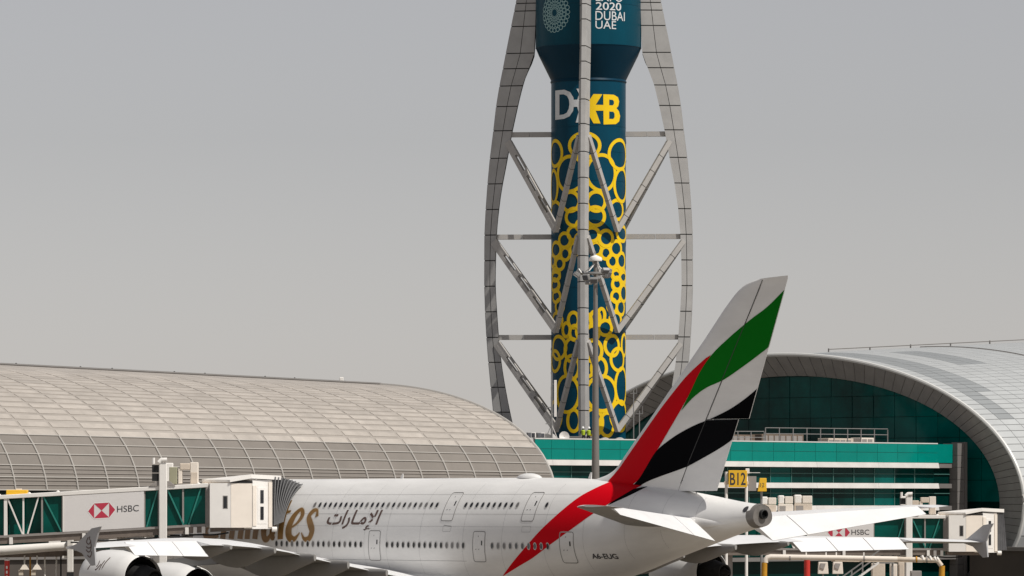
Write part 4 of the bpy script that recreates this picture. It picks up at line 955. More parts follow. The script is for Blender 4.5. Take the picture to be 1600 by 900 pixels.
for x in (31.8, 43.72, 52.84): door(x, 5.02, 7.12, 1.32)
for x in (39.8, 48.65): door(x, 7.85, 9.82, 1.3)
# panel joints along the fuselage
surf_line([(20 + i * 0.6, 8.32) for i in range(58)], 0.018, fpt(0.008), 'skin_joint', 'line'); surf_line([(20 + i * 0.6, 5.05) for i in range(38)], 0.02, fpt(0.01), 'skin_joint', 'line')
for x in (22.5, 26.8, 30.6, 33.2, 37.0, 41.9, 46.2, 50.6, 54.4, 58.2, 61.4, 64.4): surf_line([(x, zb(x) + (zt(x) - zb(x)) * (0.1 + 0.85 * i / 24)) for i in range(25)], 0.012, fpt(0.008), 'skin_joint', 'line')
surf_line([(20 + i * 0.6, 7.45) for i in range(52)], 0.012, fpt(0.008), 'skin_joint', 'line'); surf_line([(20 + i * 0.6, 9.7) for i in range(56)], 0.012, fpt(0.008), 'skin_joint', 'line')
surf_line([(39.6 + 0.1 * i, 7.55 - 0.012 * i) for i in range(10)], 0.03, fpt(0.01), 'skin_mark', 'line')
for x in (40.0, 48.7): surf_line(rounded(x - 0.45, x + 0.45, 7.1, 7.5, 0.08) + [(x + 0.45, 7.42)], 0.018, fpt(0.01), 'access_panel', 'line')
# dome and blade aerials on the crown
b = MB(); P = []
for i in range(13):
    t = i / 12; r = math.sin(math.pi * t) ** 0.6; P.append([(43.6 + 2.6 * t, 0.62 * r * math.cos(a * math.pi / 9), 10.82 + 0.36 * r * math.sin(a * math.pi / 9)) for a in range(10)])
b.grid(P); b.build('antenna_dome', 'white', AL, smooth='all', fix=False)
for x in (30.2, 51.3):
    b = MB(); b.hexa([(x, -0.03, 10.75), (x + 0.35, -0.03, 10.75), (x + 0.35, 0.03, 10.75), (x, 0.03, 10.75)], [(x + 0.25, -0.015, 11.2), (x + 0.4, -0.015, 11.2), (x + 0.4, 0.015, 11.2), (x + 0.25, 0.015, 11.2)]); b.build('blade_aerial', 'white', AL)
# ---- lettering on the fuselage
bm = text_bm('A6-EUG', (54.9, 57.05, 5.32, 5.68), cut=0.3, bold=0.02); map_bm(bm, fpt(0.02), 'registration', 'ink', AL)
bm = text_bm('\ufe95\ufe8d\ufead\ufe8e\u0640\ufee3\ufef9\ufe8d', (25.9, 32.15, 7.12, 8.6), shear=0.2, cut=0.5, cuty=0.3, bold=0.018); map_bm(bm, fpt(0.02), 'side_script', 'brown', AL)
G0, X1 = 6.45, 8.45
def S_(pts, wds, k=8):
    P = smooth_pts([(*p, w) for p, w in zip(pts, wds)], k); return [(a, c) for a, c, _ in P], [max(0.03, q) for _, _, q in P]
letters = {
 'E': [S_([(12.75, 8.85), (12.0, 9.25), (11.35, 8.7), (11.7, 8.0), (12.3, 7.85)], [.1, .3, .45, .3, .15]), S_([(12.3, 7.85), (11.4, 7.6), (11.0, 6.95), (11.6, 6.5), (12.8, 6.65)], [.15, .4, .5, .35, .12])],
 'm': [S_([(13.05, 8.2), (13.4, 8.4), (13.45, 7.6), (13.35, 6.45)], [.1, .4, .5, .5]), S_([(13.5, 7.6), (14.1, 8.4), (14.5, 7.8), (14.45, 6.45)], [.12, .3, .5, .5]), S_([(14.6, 7.6), (15.2, 8.4), (15.6, 7.8), (15.55, 6.45)], [.12, .3, .5, .5])],
 'i': [S_([(16.2, 8.35), (16.45, 8.3), (16.45, 7.4), (16.45, 6.45)], [.15, .45, .5, .5])],
 'r': [S_([(17.2, 8.3), (17.45, 8.3), (17.45, 7.4), (17.4, 6.45)], [.15, .45, .5, .5]), S_([(17.5, 7.6), (17.9, 8.35), (18.3, 8.25)], [.12, .35, .3])],
 'a': [S_([(19.45, 8.1), (18.9, 8.4), (18.4, 7.6), (18.55, 6.6), (19.05, 6.5), (19.45, 7.1)], [.12, .3, .5, .45, .3, .12]), S_([(19.55, 8.4), (19.5, 7.4), (19.55, 6.7), (19.85, 6.5)], [.45, .5, .5, .15])],
 't': [S_([(20.7, 9.3), (20.55, 8.2), (20.5, 7.2), (20.55, 6.45)], [.1, .4, .5, .5]), S_([(20.2, 8.35), (20.6, 8.4), (21.2, 8.5)], [.12, .2, .1])],
 'e': [S_([(21.55, 7.25), (22.3, 7.6), (22.75, 8.2), (22.35, 8.62), (21.75, 8.1), (21.45, 7.2), (21.7, 6.6), (22.3, 6.5), (22.85, 6.95)], [.1, .16, .34, .22, .42, .58, .5, .28, .06])],
 's': [S_([(24.55, 8.1), (24.35, 8.55), (23.9, 8.5), (23.6, 8.1), (23.95, 7.6), (24.3, 7.1), (24.05, 6.55), (23.45, 6.5), (23.05, 6.95)], [.28, .16, .3, .36, .46, .46, .36, .22, .06])],
}
for ch, strokes in letters.items():
    for pts, wds in strokes:
        surf_line(pts, [w_ * 1.25 + 0.10 for w_ in wds], fpt(0.010), 'name_letter_edge', 'goldedge'); surf_line(pts, [w_ * 1.25 for w_ in wds], fpt(0.014), 'name_letter', 'gold')

# ------------------------------------------------------------------ jet bridges
def jet_bridge(label, ox, oy, zf0, slope, docked, span_left=16.0, ps=0.0):
    """local x runs along the tunnel towards the cab, y away from the viewer, z up; origin under the lift column"""
    J = thing('jet_bridge', label, 'jet bridge', (ox, oy, 0), 0, 'jet bridges at the stands')
    H = 2.85
    zf = lambda x: zf0 + slope * x
    def slab(name, m, x0, x1, y0, y1, za, zb_, bevel=0.0, parent=J):
        b = MB(); b.hexa([(x0, y0, zf(x0) + za), (x1, y0, zf(x1) + za), (x1, y1, zf(x1) + za), (x0, y1, zf(x0) + za)], [(x0, y0, zf(x0) + zb_), (x1, y0, zf(x1) + zb_), (x1, y1, zf(x1) + zb_), (x0, y1, zf(x0) + zb_)])
        return b.build(name, m, parent, bevel=bevel)
    XL = -span_left; D = 3.0
    # tunnel: inner floor, dark back wall, roof edge tube and floor beam
    slab('floor', 'frame_grey', XL, 3.2, 0.12, D, -0.05, 0.08)
    slab('roof', 'offwhite', XL, 3.25, -0.02, D, H - 0.02, H + 0.1)
    slab('roof_edge', 'offwhite', XL, 3.25, -0.12, 0.1, H - 0.14, H + 0.16, 0.03)
    slab('floor_edge', 'frame_grey', XL, 3.25, -0.08, 0.1, -0.10, 0.06)
    slab('floor_beam', 'beam', XL, 2.8, 0.02, 0.35, -0.55, -0.10)
    slab('floor_beam', 'beam', XL, 2.8, D - 0.4, D - 0.05, -0.55, -0.10)
    slab('back_wall', 'bridgeglass', XL, 3.2, D - 0.06, D, 0.1, H - 0.05)
    def px(u): return (u - 255) / 21.5
    # open truss frame at the far end, glazed bays, advert panel
    def diag(xa, top, xb, m='bridgebrace', w=0.14, yy=0.06):
        b = MB(); za, zb2 = (H - 0.15, 0.08) if top else (0.08, H - 0.15)
        b.bar((xa, yy, zf(xa) + za), (xb, yy, zf(xb) + zb2), 0.10, w, up=(0, 1, 0)); b.build('tunnel_brace', m, J)
    for xa, xb in ((px(66), px(97)), (px(226) + ps, px(247)), (px(249), px(285)), (px(287), px(321))):
        slab('glazing', 'bridgeglass', xa, xb, 0.16, 0.2, 0.08, H - 0.14)
    for x in (px(65.5), px(97.5), px(225.5) + ps, px(248), px(286), px(322)):
        slab('tunnel_post', 'frame_grey', x - 0.06, x + 0.06, 0.0, 0.22, 0.06, H - 0.14)
    diag(px(68), True, px(96)); diag(px(246), True, px(229)); diag(px(262), True, px(287)); diag(px(314), True, px(295))
    slab('tunnel_post', 'offwhite', px(6), px(11), -0.04, 0.3, -0.12, H); slab('tunnel_post', 'offwhite', px(35), px(37.6), 0.0, 0.14, 0.06, H - 0.14)
    diag(px(12), True, px(35), 'offwhite', 0.17); diag(px(60), True, px(43), 'offwhite', 0.17)
    for xa, xb in ((px(-60), px(-36)), (px(-34), px(5))): slab('glazing', 'bridgeglass', xa, xb, 0.3, 0.34, 0.08, H - 0.14)
    slab('glazing', 'bridgeglass', px(12), px(64), 0.75, 0.8, 0.08, H - 0.2)
    pn = slab('advert_panel', 'panelgrey', px(98) + ps, px(225) + ps, -0.09, 0.15, 0.07, H - 0.15)
    slab('panel_frame', 'offwhite', px(98) + ps, px(100) + ps, -0.1, -0.091, 0.08, H - 0.16, parent=pn)
    def onp(off): return lambda x, z: Vector((x, -0.09 - off, zf(x) + z))
    cx, cz = px(161.5) - 0.12 + ps, H * 0.515; hw_, hh = 0.98, 0.54; q = 0.55
    for tri in ([(-hw_, 0), (-q, -hh), (-q, hh)], [(hw_, 0), (q, hh), (q, -hh)], [(-q, hh), (0, 0), (q, hh)], [(-q, -hh), (q, -hh), (0, 0)]):
        bm = poly_bm([[(cx + a, cz + c) for a, c in tri]]); map_bm(bm, onp(0.012), 'logo_triangle', 'logo_red', pn)
    P = ribbon_polys([(cx - hw_ - 0.05, cz), (cx - q, cz - hh - 0.04), (cx + q, cz - hh - 0.04), (cx + hw_ + 0.05, cz), (cx + q, cz + hh + 0.04), (cx - q, cz + hh + 0.04), (cx - hw_ - 0.05, cz)], 0.07)
    map_bm(poly_bm(P), onp(0.008), 'logo_outline', 'edge', pn)
    bm = text_bm('HSBC', (cx + 1.12, cx + 2.7, cz - 0.2, cz + 0.26)); map_bm(bm, onp(0.012), 'panel_lettering', 'ink', pn)
    # grey portal then the rotating cab
    slab('portal', 'frame_grey', px(322.5), px(330), -0.1, D, -0.12, H + 0.02)
    zc = zf(3.4); zt2 = zc + H + 0.28
    Pn = [(3.45, -1.2), (4.98, -1.12), (6.5, -0.6), (7.9, 0.5)]; bkd = Vector((-0.629, 0.777)) * 3.6
    names = ('cab_neck', 'cab_drum', 'cab_head'); mats = ('offwhite', 'cream', 'offwhite')
    for k in range(3):
        a, c = Vector(Pn[k]), Vector(Pn[k + 1]); e = (c - a).normalized() * 0.012
        a2, c2_ = a + (Vector((0, 4.2)) if k == 0 else bkd), c + bkd
        lo, hi = zc - 0.22 - (0.1 if k == 2 else 0), zt2 - (0.12 if k == 0 else 0) + (0.1 if k == 2 else 0)
        b = MB(); b.hexa([(*(a + e), lo), (*(c - e), lo), (*c2_, lo), (*a2, lo)], [(*(a + e), hi), (*(c - e), hi), (*c2_, hi), (*a2, hi)])
        seg = b.build(names[k], mats[k], J)
        d = (c - a).normalized(); nn = Vector((d.y, -d.x))
        def inset(t0, t1, z0, z1, m, nm, off=0.015):
            A, C_ = a.lerp(c, t0) + nn * off, a.lerp(c, t1) + nn * off; Ai, Ci = a.lerp(c, t0) - nn * 0.05, a.lerp(c, t1) - nn * 0.05
            bb = MB(); bb.hexa([(*A, z0), (*C_, z0), (*Ci, z0), (*Ai, z0)], [(*A, z1), (*C_, z1), (*Ci, z1), (*Ai, z1)]); return bb.build(nm, m, seg)
        if k == 0: inset(0.62, 0.86, zc + 1.15, zc + 2.1, 'frame_grey', 'window_frame', 0.012); inset(0.66, 0.82, zc + 1.2, zc + 2.05, 'winglass', 'window', 0.03)
        if k == 1: inset(-0.02, 1.02, zt2 - 0.12, zt2 + 0.02, 'darkmetal', 'eave_gap', 0.02)
        if k == 2:
            inset(0.02, 0.2, zc - 0.1, zt2 - 0.3, 'cream', 'door_jamb', 0.05); inset(0.28, 0.72, zc + 0.05, zt2 - 0.45, 'offwhite', 'door', 0.02)
            for z0, z1 in ((zc + 0.35, zc + 1.3), (zc + 1.55, zc + 2.5)): inset(0.4, 0.56, z0, z1, 'winglass', 'window', 0.05)
            inset(0.8, 0.98, zc - 0.2, zt2 - 0.05, 'cream', 'door_jamb', 0.07)
    # cab roof that slopes up to the aircraft
    a, b2, c, d = Vector(Pn[1]), Vector(Pn[2]), Vector(Pn[3]) + Vector((0.55, 0.45)), Vector(Pn[3]) + bkd
    b = MB(); o1 = Vector((-0.05, -0.16)); rr = [a + o1, b2 + o1, c + Vector((0.1, -0.15)), d + Vector((0.5, 0.4)), a + bkd]
    hs_ = [zt2 - 0.05, zt2 + 0.22, zt2 + 0.12, zt2 + 0.2, zt2]
    b.add([(*p, h) for p, h in zip(rr, hs_)] + [(*p, h + 0.3 if i in (1, 2) else h + 0.16) for i, (p, h) in enumerate(zip(rr, hs_))], [(0, 1, 2, 3, 4)[::-1], (5, 6, 7, 8, 9)] + [(k, (k + 1) % 5, 5 + (k + 1) % 5, 5 + k) for k in range(5)])
    b.build('cab_roof', 'offwhite', J)
    # folding weather hood between cab and aircraft
    hood = MB(); NR = 18
    if docked:
        def A_(z): return Vector(Pn[3]) + Vector((0.0, 0.0))
        rows = []
        for i in range(NR + 1):
            t = i / NR; z0 = zc + 0.25 + (zt2 + 0.28 - zc - 0.25) * 1.0; row = []
            for j in range(13):
                s = j / 12; za = zc - 0.1 + (zt2 + 0.33 - zc + 0.1) * s; zf_ = 7.72 + (10.42 - 7.72) * s
                p0 = Vector((Pn[3][0], Pn[3][1], za)); xx = 20.4 + (0.1 if i % 2 else -0.08); w_ = abody(xx, -(fy(20.4, zf_) + 0.04), zf_) - Vector((ox, oy, 0))
                p = p0.lerp(w_, t); p = p + Vector((0.629, -0.777, 0)) * ((0.16 if i % 2 else -0.10) * (1 if 0 < i < NR else 0)); p.z += 0.12 * math.sin(math.pi * t) * s; row.append(p)
            rows.append(row)
        hood.grid(rows)
        top = []
        for i in range(NR + 1): top.append([rows[i][12], rows[i][12] + Vector((-0.629, 0.777, 0)) * 3.4])
        hood.grid(top); hd = hood.build('weather_hood', 'bellows', J, fix=False)
        for i in range(1, NR, 2):
            b = MB(); b.tube([p + Vector((0.03, -0.04, 0.02)) for p in rows[i]], 0.045, 6); b.build('hood_rib', 'bellowrib', hd)
    else:
        rows = []
        for i in range(9):
            t = i / 8; rows.append([Vector((Pn[3][0], Pn[3][1], 0)) + Vector((0.777, 0.629, 0)) * (t * 0.95 + 0.1 * s) * (1.25 - 0.5 * s) + Vector((0.629, -0.777, 0)) * (0.08 if i % 2 else 0) + Vector((0, 0, zc - 0.1 + (zt2 + 0.25 - zc) * s)) for s in (0, 0.33, 0.66, 1)])
        hood.grid(rows)
        hood.grid([[r[3], r[3] + Vector((-0.629, 0.777, 0)) * 3.4] for r in rows]); hood.grid([[r[0], r[0] + Vector((-0.629, 0.777, 0)) * 3.4] for r in rows])
        hood.add([rows[8][0], rows[8][3], rows[8][3] + Vector((-0.629, 0.777, 0)) * 3.4, rows[8][0] + Vector((-0.629, 0.777, 0)) * 3.4], [(0, 1, 2, 3)]); hood.build('weather_hood', 'bellows', J, fix=False)
    b = MB(); b.tube([(7.9, 0.3, zc - 0.35), (8.25, 0.35, zc - 0.35)], 0.19, 12); b.build('bumper', 'offwhite', J)
    slab('cab_underframe', 'beam', 3.4, 7.2, 0.2, 2.6, -0.55, -0.26)
    # lift columns of the drive unit
    b = MB(); b.box(-0.29, 0.29, -0.36, -0.13, 1.2, zf(0) + H + 1.85); lc = b.build('lift_column', 'offwhite', J, bevel=0.05)
    b = MB(); b.box(-0.5, 0.5, D + 0.15, D + 0.75, 1.2, zf(0) + H + 1.85); b.build('lift_column', 'offwhite', J, bevel=0.05)
    zr = zf(0) + H
    b = MB(); b.tube([(-0.29, -0.32, zr + 1.85), (-0.1, -0.32, zr + 2.05), (0.29, -0.32, zr + 2.05)], 0.17, 10); b.build('column_cap', 'offwhite', lc, smooth=True)
    for k in range(2):
        b = MB(); b.box(-0.8, -0.3, -0.2, 0.2, zr + 0.5 + k * 0.62, zr + 1.06 + k * 0.62); b.build('control_box', 'darkmetal', lc)
    b = MB(); b.tube([(-0.68, -0.4, zr + 1.75), (-0.68, -0.4, zr + 2.2)], 0.11, 8); b.build('beacon', 'offwhite', lc)
    b = MB(); b.hexa([(-1.0, -0.2, zr + 0.16), (0.9, -0.2, zr + 0.16), (0.9, 0.4, zr + 0.16), (-1.0, 0.4, zr + 0.16)], [(-0.5, -0.2, zr + 0.5), (0.45, -0.2, zr + 0.5), (0.45, 0.4, zr + 0.5), (-0.5, 0.4, zr + 0.5)]); b.build('column_foot', 'frame_grey', J)
    for s in (0.9, 2.1):
        b = MB(); b.lathe([(-0.3, 0.2), (-0.3, 0.55), (-0.2, 0.62), (0.2, 0.62), (0.3, 0.55), (0.3, 0.2)], 20); b.build('wheel', 'rubber', J, smooth=True, loc=(0.0, s, 0.63), rot=(R(90), 0, R(90)))
    b = MB(); b.box(-0.4, 0.4, -0.7, D + 0.7, 0.9, 1.5); b.build('bogie_beam', 'offwhite', J)
    b = MB(); b.tube([(XL + 2, 1.5, 0), (XL + 2, 1.5, zf(XL + 2) - 0.1)], 0.4, 16); b.build('support_column', 'frame_grey', J, smooth=True)
    # lamps, boxes and cable trays slung under the tunnel
    for x in (px(292), px(305), px(318), px(17), px(131)):
        b = MB(); b.box(x - 0.13, x + 0.13, -0.12, 0.15, zf(x) - 0.62, zf(x) - 0.12); b.build('under_lamp', 'offwhite', J, bevel=0.02)
    for x0, x1, m in ((px(150), px(168), 'offwhite'), (px(182), px(202), 'beige'), (px(208), px(224), 'offwhite'), (px(228), px(236), 'cream'), (px(265), px(280), 'darkmetal'), (px(283), px(300), 'frame_grey')):
        b = MB(); b.box(x0, x1, 0.3, 1.0, zf(x0) - 0.95, zf(x0) - 0.56); b.build('junction_box', m, J, bevel=0.02)
    b = MB(); b.tube([(x, 0.1 + 0.05 * math.sin(x * 3), zf(x) - 0.66 - 0.1 * abs(math.sin(x * 1.3))) for x in [px(110) + i * 0.5 for i in range(24)]], 0.07, 6); b.build('cable', 'darkmetal', J)
    for x in (px(-2), px(45), px(90), px(310)):
        b = MB(); b.lathe([(0, 0.14), (0.1, 0.13), (0.17, 0.02)], 10, cx=x, cy=0.3, cz=zf(x) + H + 0.1); b.build('roof_light', 'offwhite', J)
    return J, zf, H
YB = 372.4; OXL = (255 - 800) / FPX * YB
JL, zfl, HB = jet_bridge('upper jet bridge with grey advert panel docked to the airliner, at left', OXL, YB, 7.34, 0.057, True)
YR = 455.0; OXR = (1420 - 800) / FPX * YR
JR, zfr, _ = jet_bridge('unoccupied jet bridge behind the right wing, its grey hood folded back', OXR, YR, 5.02, 0.0, False, 18.0, -1.75)
def ac_unit(loc, rz, lb, big=True):
    o = thing('air_conditioning_unit', lb, 'air conditioner', loc, rz, 'air conditioning units on the bridge roofs')
    b = MB(); b.box(-0.15, 0.42, 0, 0.8, 0.1, 1.35); b.build('cabinet', 'olive' if big else 'beige', o, bevel=0.03)
    b = MB(); b.box(0.62, 1.35, 0.05, 0.9, 1.15, 1.62); b.build('duct_head', 'beige', o, bevel=0.04)
    b = MB(); b.box(0.5, 0.78, 0.1, 0.8, 0.15, 1.25); b.build('duct_leg', 'cream', o, bevel=0.03)
    b = MB(); b.box(1.38, 1.95, 0.05, 0.85, 0.1, 1.7); b.build('condenser', 'cream', o, bevel=0.03)
    b = MB(); b.box(1.44, 1.9, 0.02, 0.052, 0.2, 0.95); b.build('grille', 'beige', o)
    b = MB(); b.box(-0.1, 1.9, 0.1, 0.7, 0, 0.1); b.build('skid', 'frame_grey', o)
ac_unit((OXL + 0.55, YB + 0.5, zfl(1.0) + HB + 0.12), 0, 'olive and cream air conditioner on the left bridge roof beside its column')
ac_unit((OXR + 0.5, YR + 0.5, zfr(0) + HB + 0.12), 0, 'cream air conditioner on the right bridge roof beside its column', False)
for u0, u1, v0, lb, m in ((1190, 1213, 776, 'cream unit on the right bridge roof, nearest the airliner tail cone', 'beige'), (1216, 1239, 774, 'cream unit on the right bridge roof, second from the tail cone', 'cream'), (1241, 1269, 773, 'largest cream box on the right bridge roof, third from the tail cone', 'beige')):
    p0, p1 = at(u0, 800, YR + 1), at(u1, v0, YR + 1); o = thing('roof_unit', lb, 'air conditioner', (p0.x, YR + 1, zfr(0) + HB + 0.1), 0, 'roof units on the right bridge')
    Wd = p1.x - p0.x; Hh = p1.z - (zfr(0) + HB + 0.1)
    b = MB(); b.box(0, Wd, 0, 1.4, 0, Hh * 0.58); b.build('casing', m, o, bevel=0.03)
    b = MB(); b.box(0.02, Wd * 0.42, 0.1, 1.3, Hh * 0.58, Hh); b.build('hood', 'offwhite', o, bevel=0.08)
    b = MB(); b.box(Wd * 0.46, Wd, 0.05, 1.35, Hh * 0.6, Hh * 0.95); b.build('duct', 'cream', o, bevel=0.04)
    b = MB(); b.box(Wd * 0.1, Wd * 0.5, -0.03, -0.002, Hh * 0.1, Hh * 0.48); b.build('grille', 'frame_grey', o)
# yellow box at the far left of the left bridge
o = thing('beacon_box', 'ochre box on the roof at the left end of the left jet bridge', 'box', (OXL + (8 - 255) / 21.5, YB + 0.6, zfl((8 - 255) / 21.5) + HB + 0.1))
b = MB(); b.box(0, 1.55, 0, 0.9, 0, 0.42); b.build('case', 'sign_yellow', o, bevel=0.04); b = MB(); b.box(0.7, 1.1, 0.2, 0.6, 0.42, 0.52); b.build('lid', 'offwhite', o)
# lower bridge at the far left: a white tube roof on a white post
YLw = 379.0; o = thing('lower_jet_bridge', 'lower bridge seen as a white tube with hanging fittings under the left jet bridge', 'jet bridge', (at(60, 850, YLw).x, YLw, 0))
def lx(u): return at(u, 800, YLw).x - at(60, 800, YLw).x
def lz(v): return at(0, v, YLw).z
b = MB(); b.tube([(lx(-60), 0, lz(862)), (lx(8), 0, lz(860)), (lx(150), 0, lz(850)), (lx(236), 0, lz(845))], [0.36, 0.36, 0.30, 0.28], 14); b.build('roof_tube', 'offwhite', o, smooth=True)
b = MB(); b.hexa([(lx(-60), 0.3, lz(872)), (lx(240), 0.3, lz(868)), (lx(240), 3, lz(868)), (lx(-60), 3, lz(872))], [(lx(-60), 0.3, lz(864)), (lx(240), 0.3, lz(858)), (lx(240), 3, lz(858)), (lx(-60), 3, lz(864))]); b.build('deck', 'beam', o)
b = MB(); b.hexa([(lx(-60), 0.5, lz(850)), (lx(240), 0.5, lz(842)), (lx(240), 0.7, lz(842)), (lx(-60), 0.5, lz(850))], [(lx(-60), 0.5, lz(842)), (lx(240), 0.5, lz(834)), (lx(240), 0.7, lz(834)), (lx(-60), 0.5, lz(842))]); b.build('side_rail', 'beam', o)
b = MB(); b.box(lx(105.5), lx(115), -0.5, 0.0, lz(894), lz(842)); b.build('post', 'offwhite', o, bevel=0.04)
b = MB(); b.box(lx(105), lx(115.5), -0.52, 0.02, 0, lz(894.5)); b.build('post_foot', 'rubber', o)
b = MB(); b.box(lx(76), lx(94), 0.1, 0.5, lz(852), lz(845)); b.build('lamp', 'panelgrey', o)
for u in (38, 57.5):
    b = MB(); b.bar((lx(u), 0.2, lz(868)), (lx(u), 0.2, lz(886)), 0.1, 0.1); b.build('hanger', 'offwhite', o)
    b = MB(); b.hexa([(lx(u - 7), 0.0, lz(890)), (lx(u + 7), 0.0, lz(890)), (lx(u + 7), 0.5, lz(890)), (lx(u - 7), 0.5, lz(890))], [(lx(u - 2.5), 0.1, lz(882.5)), (lx(u + 2.5), 0.1, lz(882.5)), (lx(u + 2.5), 0.4, lz(882.5)), (lx(u - 2.5), 0.4, lz(882.5))]); b.build('lamp', 'cream', o)
    b = MB(); b.box(lx(u - 9), lx(u - 2), 0.1, 0.5, lz(899), lz(890.5)); b.build('lamp', 'beige', o)
for u, m in ((69, 'offwhite'), (87, 'offwhite'), (46, 'orange'), (94, 'darkmetal')):
    b = MB(); b.tube([(lx(u), 0.6, 0), (lx(u), 0.6, lz(870))], 0.06, 8); b.build('prop', m, o)
for u in (98, 106):
    b = MB(); b.box(lx(u), lx(u + 7), -0.3, 0.2, lz(872), lz(868.5)); b.build('bracket', 'offwhite', o)
o = thing('fire_post', 'red post with white top at the bottom left edge', 'post', (at(11, 0, 374).x, 374, 0))
b = MB(); b.tube([(0, 0, 0), (0, 0, at(0, 876, 374).z)], 0.19, 14); b.build('post', 'hydrant', o, smooth=True); b = MB(); b.lathe([(0, 0.2), (0.12, 0.2), (0.2, 0.05)], 12, cz=at(0, 876, 374).z); b.build('cap', 'offwhite', o, smooth=True)
for k in range(3):
    b = MB(); b.box(-0.06, 0.06, -0.2, -0.185, 3.6 + k * 0.35, 3.8 + k * 0.35); b.build('mark', 'offwhite', o)
# ------------------------------------------------------------------ gate signs
YG = 440.0; rz0 = zfr(0) + HB + 0.1
p = at(1152, 0, YG); g = thing('gate_sign', 'large yellow gate sign on two white posts right of the tail fin', 'sign', (p.x, YG, 0), 0, 'yellow gate signs')
gx = lambda u: at(u, 0, YG).x - p.x; gz = lambda v: at(0, v, YG).z
b = MB(); b.box(gx(1138.2), gx(1167.2), -0.12, 0.12, gz(761.5), gz(735)); b.build('panel', 'sign_yellow', g, bevel=0.03)
bm = text_bm('B12', (gx(1140.5), gx(1165), gz(758), gz(738.5)), bold=0.015); map_bm(bm, lambda x, z: Vector((x, -0.126, z)), 'sign_lettering', 'ink', g)
for u in (1135, 1166.5):
    b = MB(); b.tube([(gx(u), 0.25, 0), (gx(u), 0.25, gz(737))], 0.13, 10); b.build('post', 'offwhite', g, smooth=True)
    b = MB(); b.box(gx(u) - 0.18, gx(u) + 0.18, 0.1, 0.4, gz(757), gz(752)); b.build('bracket', 'beige', g)
b = MB(); b.box(gx(1165), gx(1171), 0.0, 0.5, gz(740), gz(732)); b.build('lamp', 'offwhite', g, bevel=0.03)
b = MB(); b.box(gx(1169), gx(1182), 0.2, 0.7, gz(767), gz(744)); b.build('control_cabinet', 'frame_grey', g)
b = MB(); b.bar((gx(1168), 0.3, gz(738.5)), (gx(1188), 0.3, gz(738.5)), 0.05, 0.05); b.build('arm', 'offwhite', g)
p = at(1190, 0, YG + 1); g2 = thing('gate_sign', 'small yellow gate sign shaped like a tapering box', 'sign', (p.x, YG + 1, 0), 0, 'yellow gate signs')
hx = lambda u: at(u, 0, YG + 1).x - p.x; hz_ = lambda v: at(0, v, YG + 1).z
b = MB(); b.hexa([(hx(1183.5), -0.3, hz_(768)), (hx(1197.5), -0.3, hz_(768)), (hx(1197.5), 0.3, hz_(768)), (hx(1183.5), 0.3, hz_(768))], [(hx(1187), -0.2, hz_(747)), (hx(1197.5), -0.2, hz_(747)), (hx(1197.5), 0.3, hz_(747)), (hx(1187), 0.3, hz_(747))]); b.build('panel', 'sign_yellow', g2, bevel=0.03)
bm = text_bm('12', (hx(1187.5), hx(1194), hz_(761), hz_(754.5))); map_bm(bm, lambda x, z: Vector((x, -0.315, z)), 'sign_lettering', 'ink', g2)
b = MB(); b.tube([(hx(1190), 0.1, 0), (hx(1190), 0.1, hz_(768))], 0.1, 8); b.build('post', 'steel', g2)
# ------------------------------------------------------------------ floodlight mast
YM = 452.0; p = at(930.5, 0, YM); fm_ = thing('floodlight_mast', 'tall grey floodlight mast in front of the tower, rising behind the fuselage', 'light mast', (p.x, YM, 0))
mz = lambda v: at(0, v, YM).z
b = MB(); b.lathe([(0, 0.44), (mz(745), 0.34), (mz(600), 0.27), (mz(440), 0.18), (mz(405), 0.15)], 16); b.build('pole', 'mast', fm_, smooth=True)
b = MB(); b.lathe([(mz(408), 0.56), (mz(405.5), 0.6), (mz(402), 0.52), (mz(400), 0.26), (mz(398), 0.02)], 24); b.build('head_cap', 'offwhite', fm_, smooth=True)
b = MB(); b.lathe([(mz(429.5), 0.95), (mz(428.5), 1.05), (mz(426.5), 1.05), (mz(425.5), 0.95)], 24); b.build('carrier_ring', 'steel', fm_, smooth=True)
for k in range(4):
    a = k * math.pi / 2 + 0.4; b = MB(); b.bar((0, 0, mz(427.5)), (1.0 * math.cos(a), 1.0 * math.sin(a), mz(427.5)), 0.1, 0.1); b.build('spoke', 'steel', fm_)
for k in range(10):
    a = k * 2 * math.pi / 10 + 0.2; r = 1.45 + 0.3 * (k % 3 - 1) * 0.8; tilt = R(20 + 17 * (k % 3))
    f = MB(); f.box(-0.34, 0.34, -0.16, 0.16, -0.26, 0.26); h = f.build('floodlight', 'steel', fm_, bevel=0.04, loc=(r * math.cos(a), r * math.sin(a), mz(424 + 5 * (k % 4))), rot=(tilt, 0, a - math.pi / 2 + math.pi))
    l = MB(); l.box(-0.29, 0.29, -0.19, -0.162, -0.21, 0.21); l.build('lens', 'lens', h)
b = MB(); b.tube([(0, 0, mz(398)), (0, 0, mz(392))], 0.03, 6); b.build('lightning_rod', 'steel', fm_)
for a in (0.8, 2.4, 4.2):
    b = MB(); b.bar((0.1 * math.cos(a), 0.1 * math.sin(a), mz(412)), (1.2 * math.cos(a), 1.2 * math.sin(a), mz(424)), 0.06, 0.06); b.build('stay', 'offwhite', fm_)
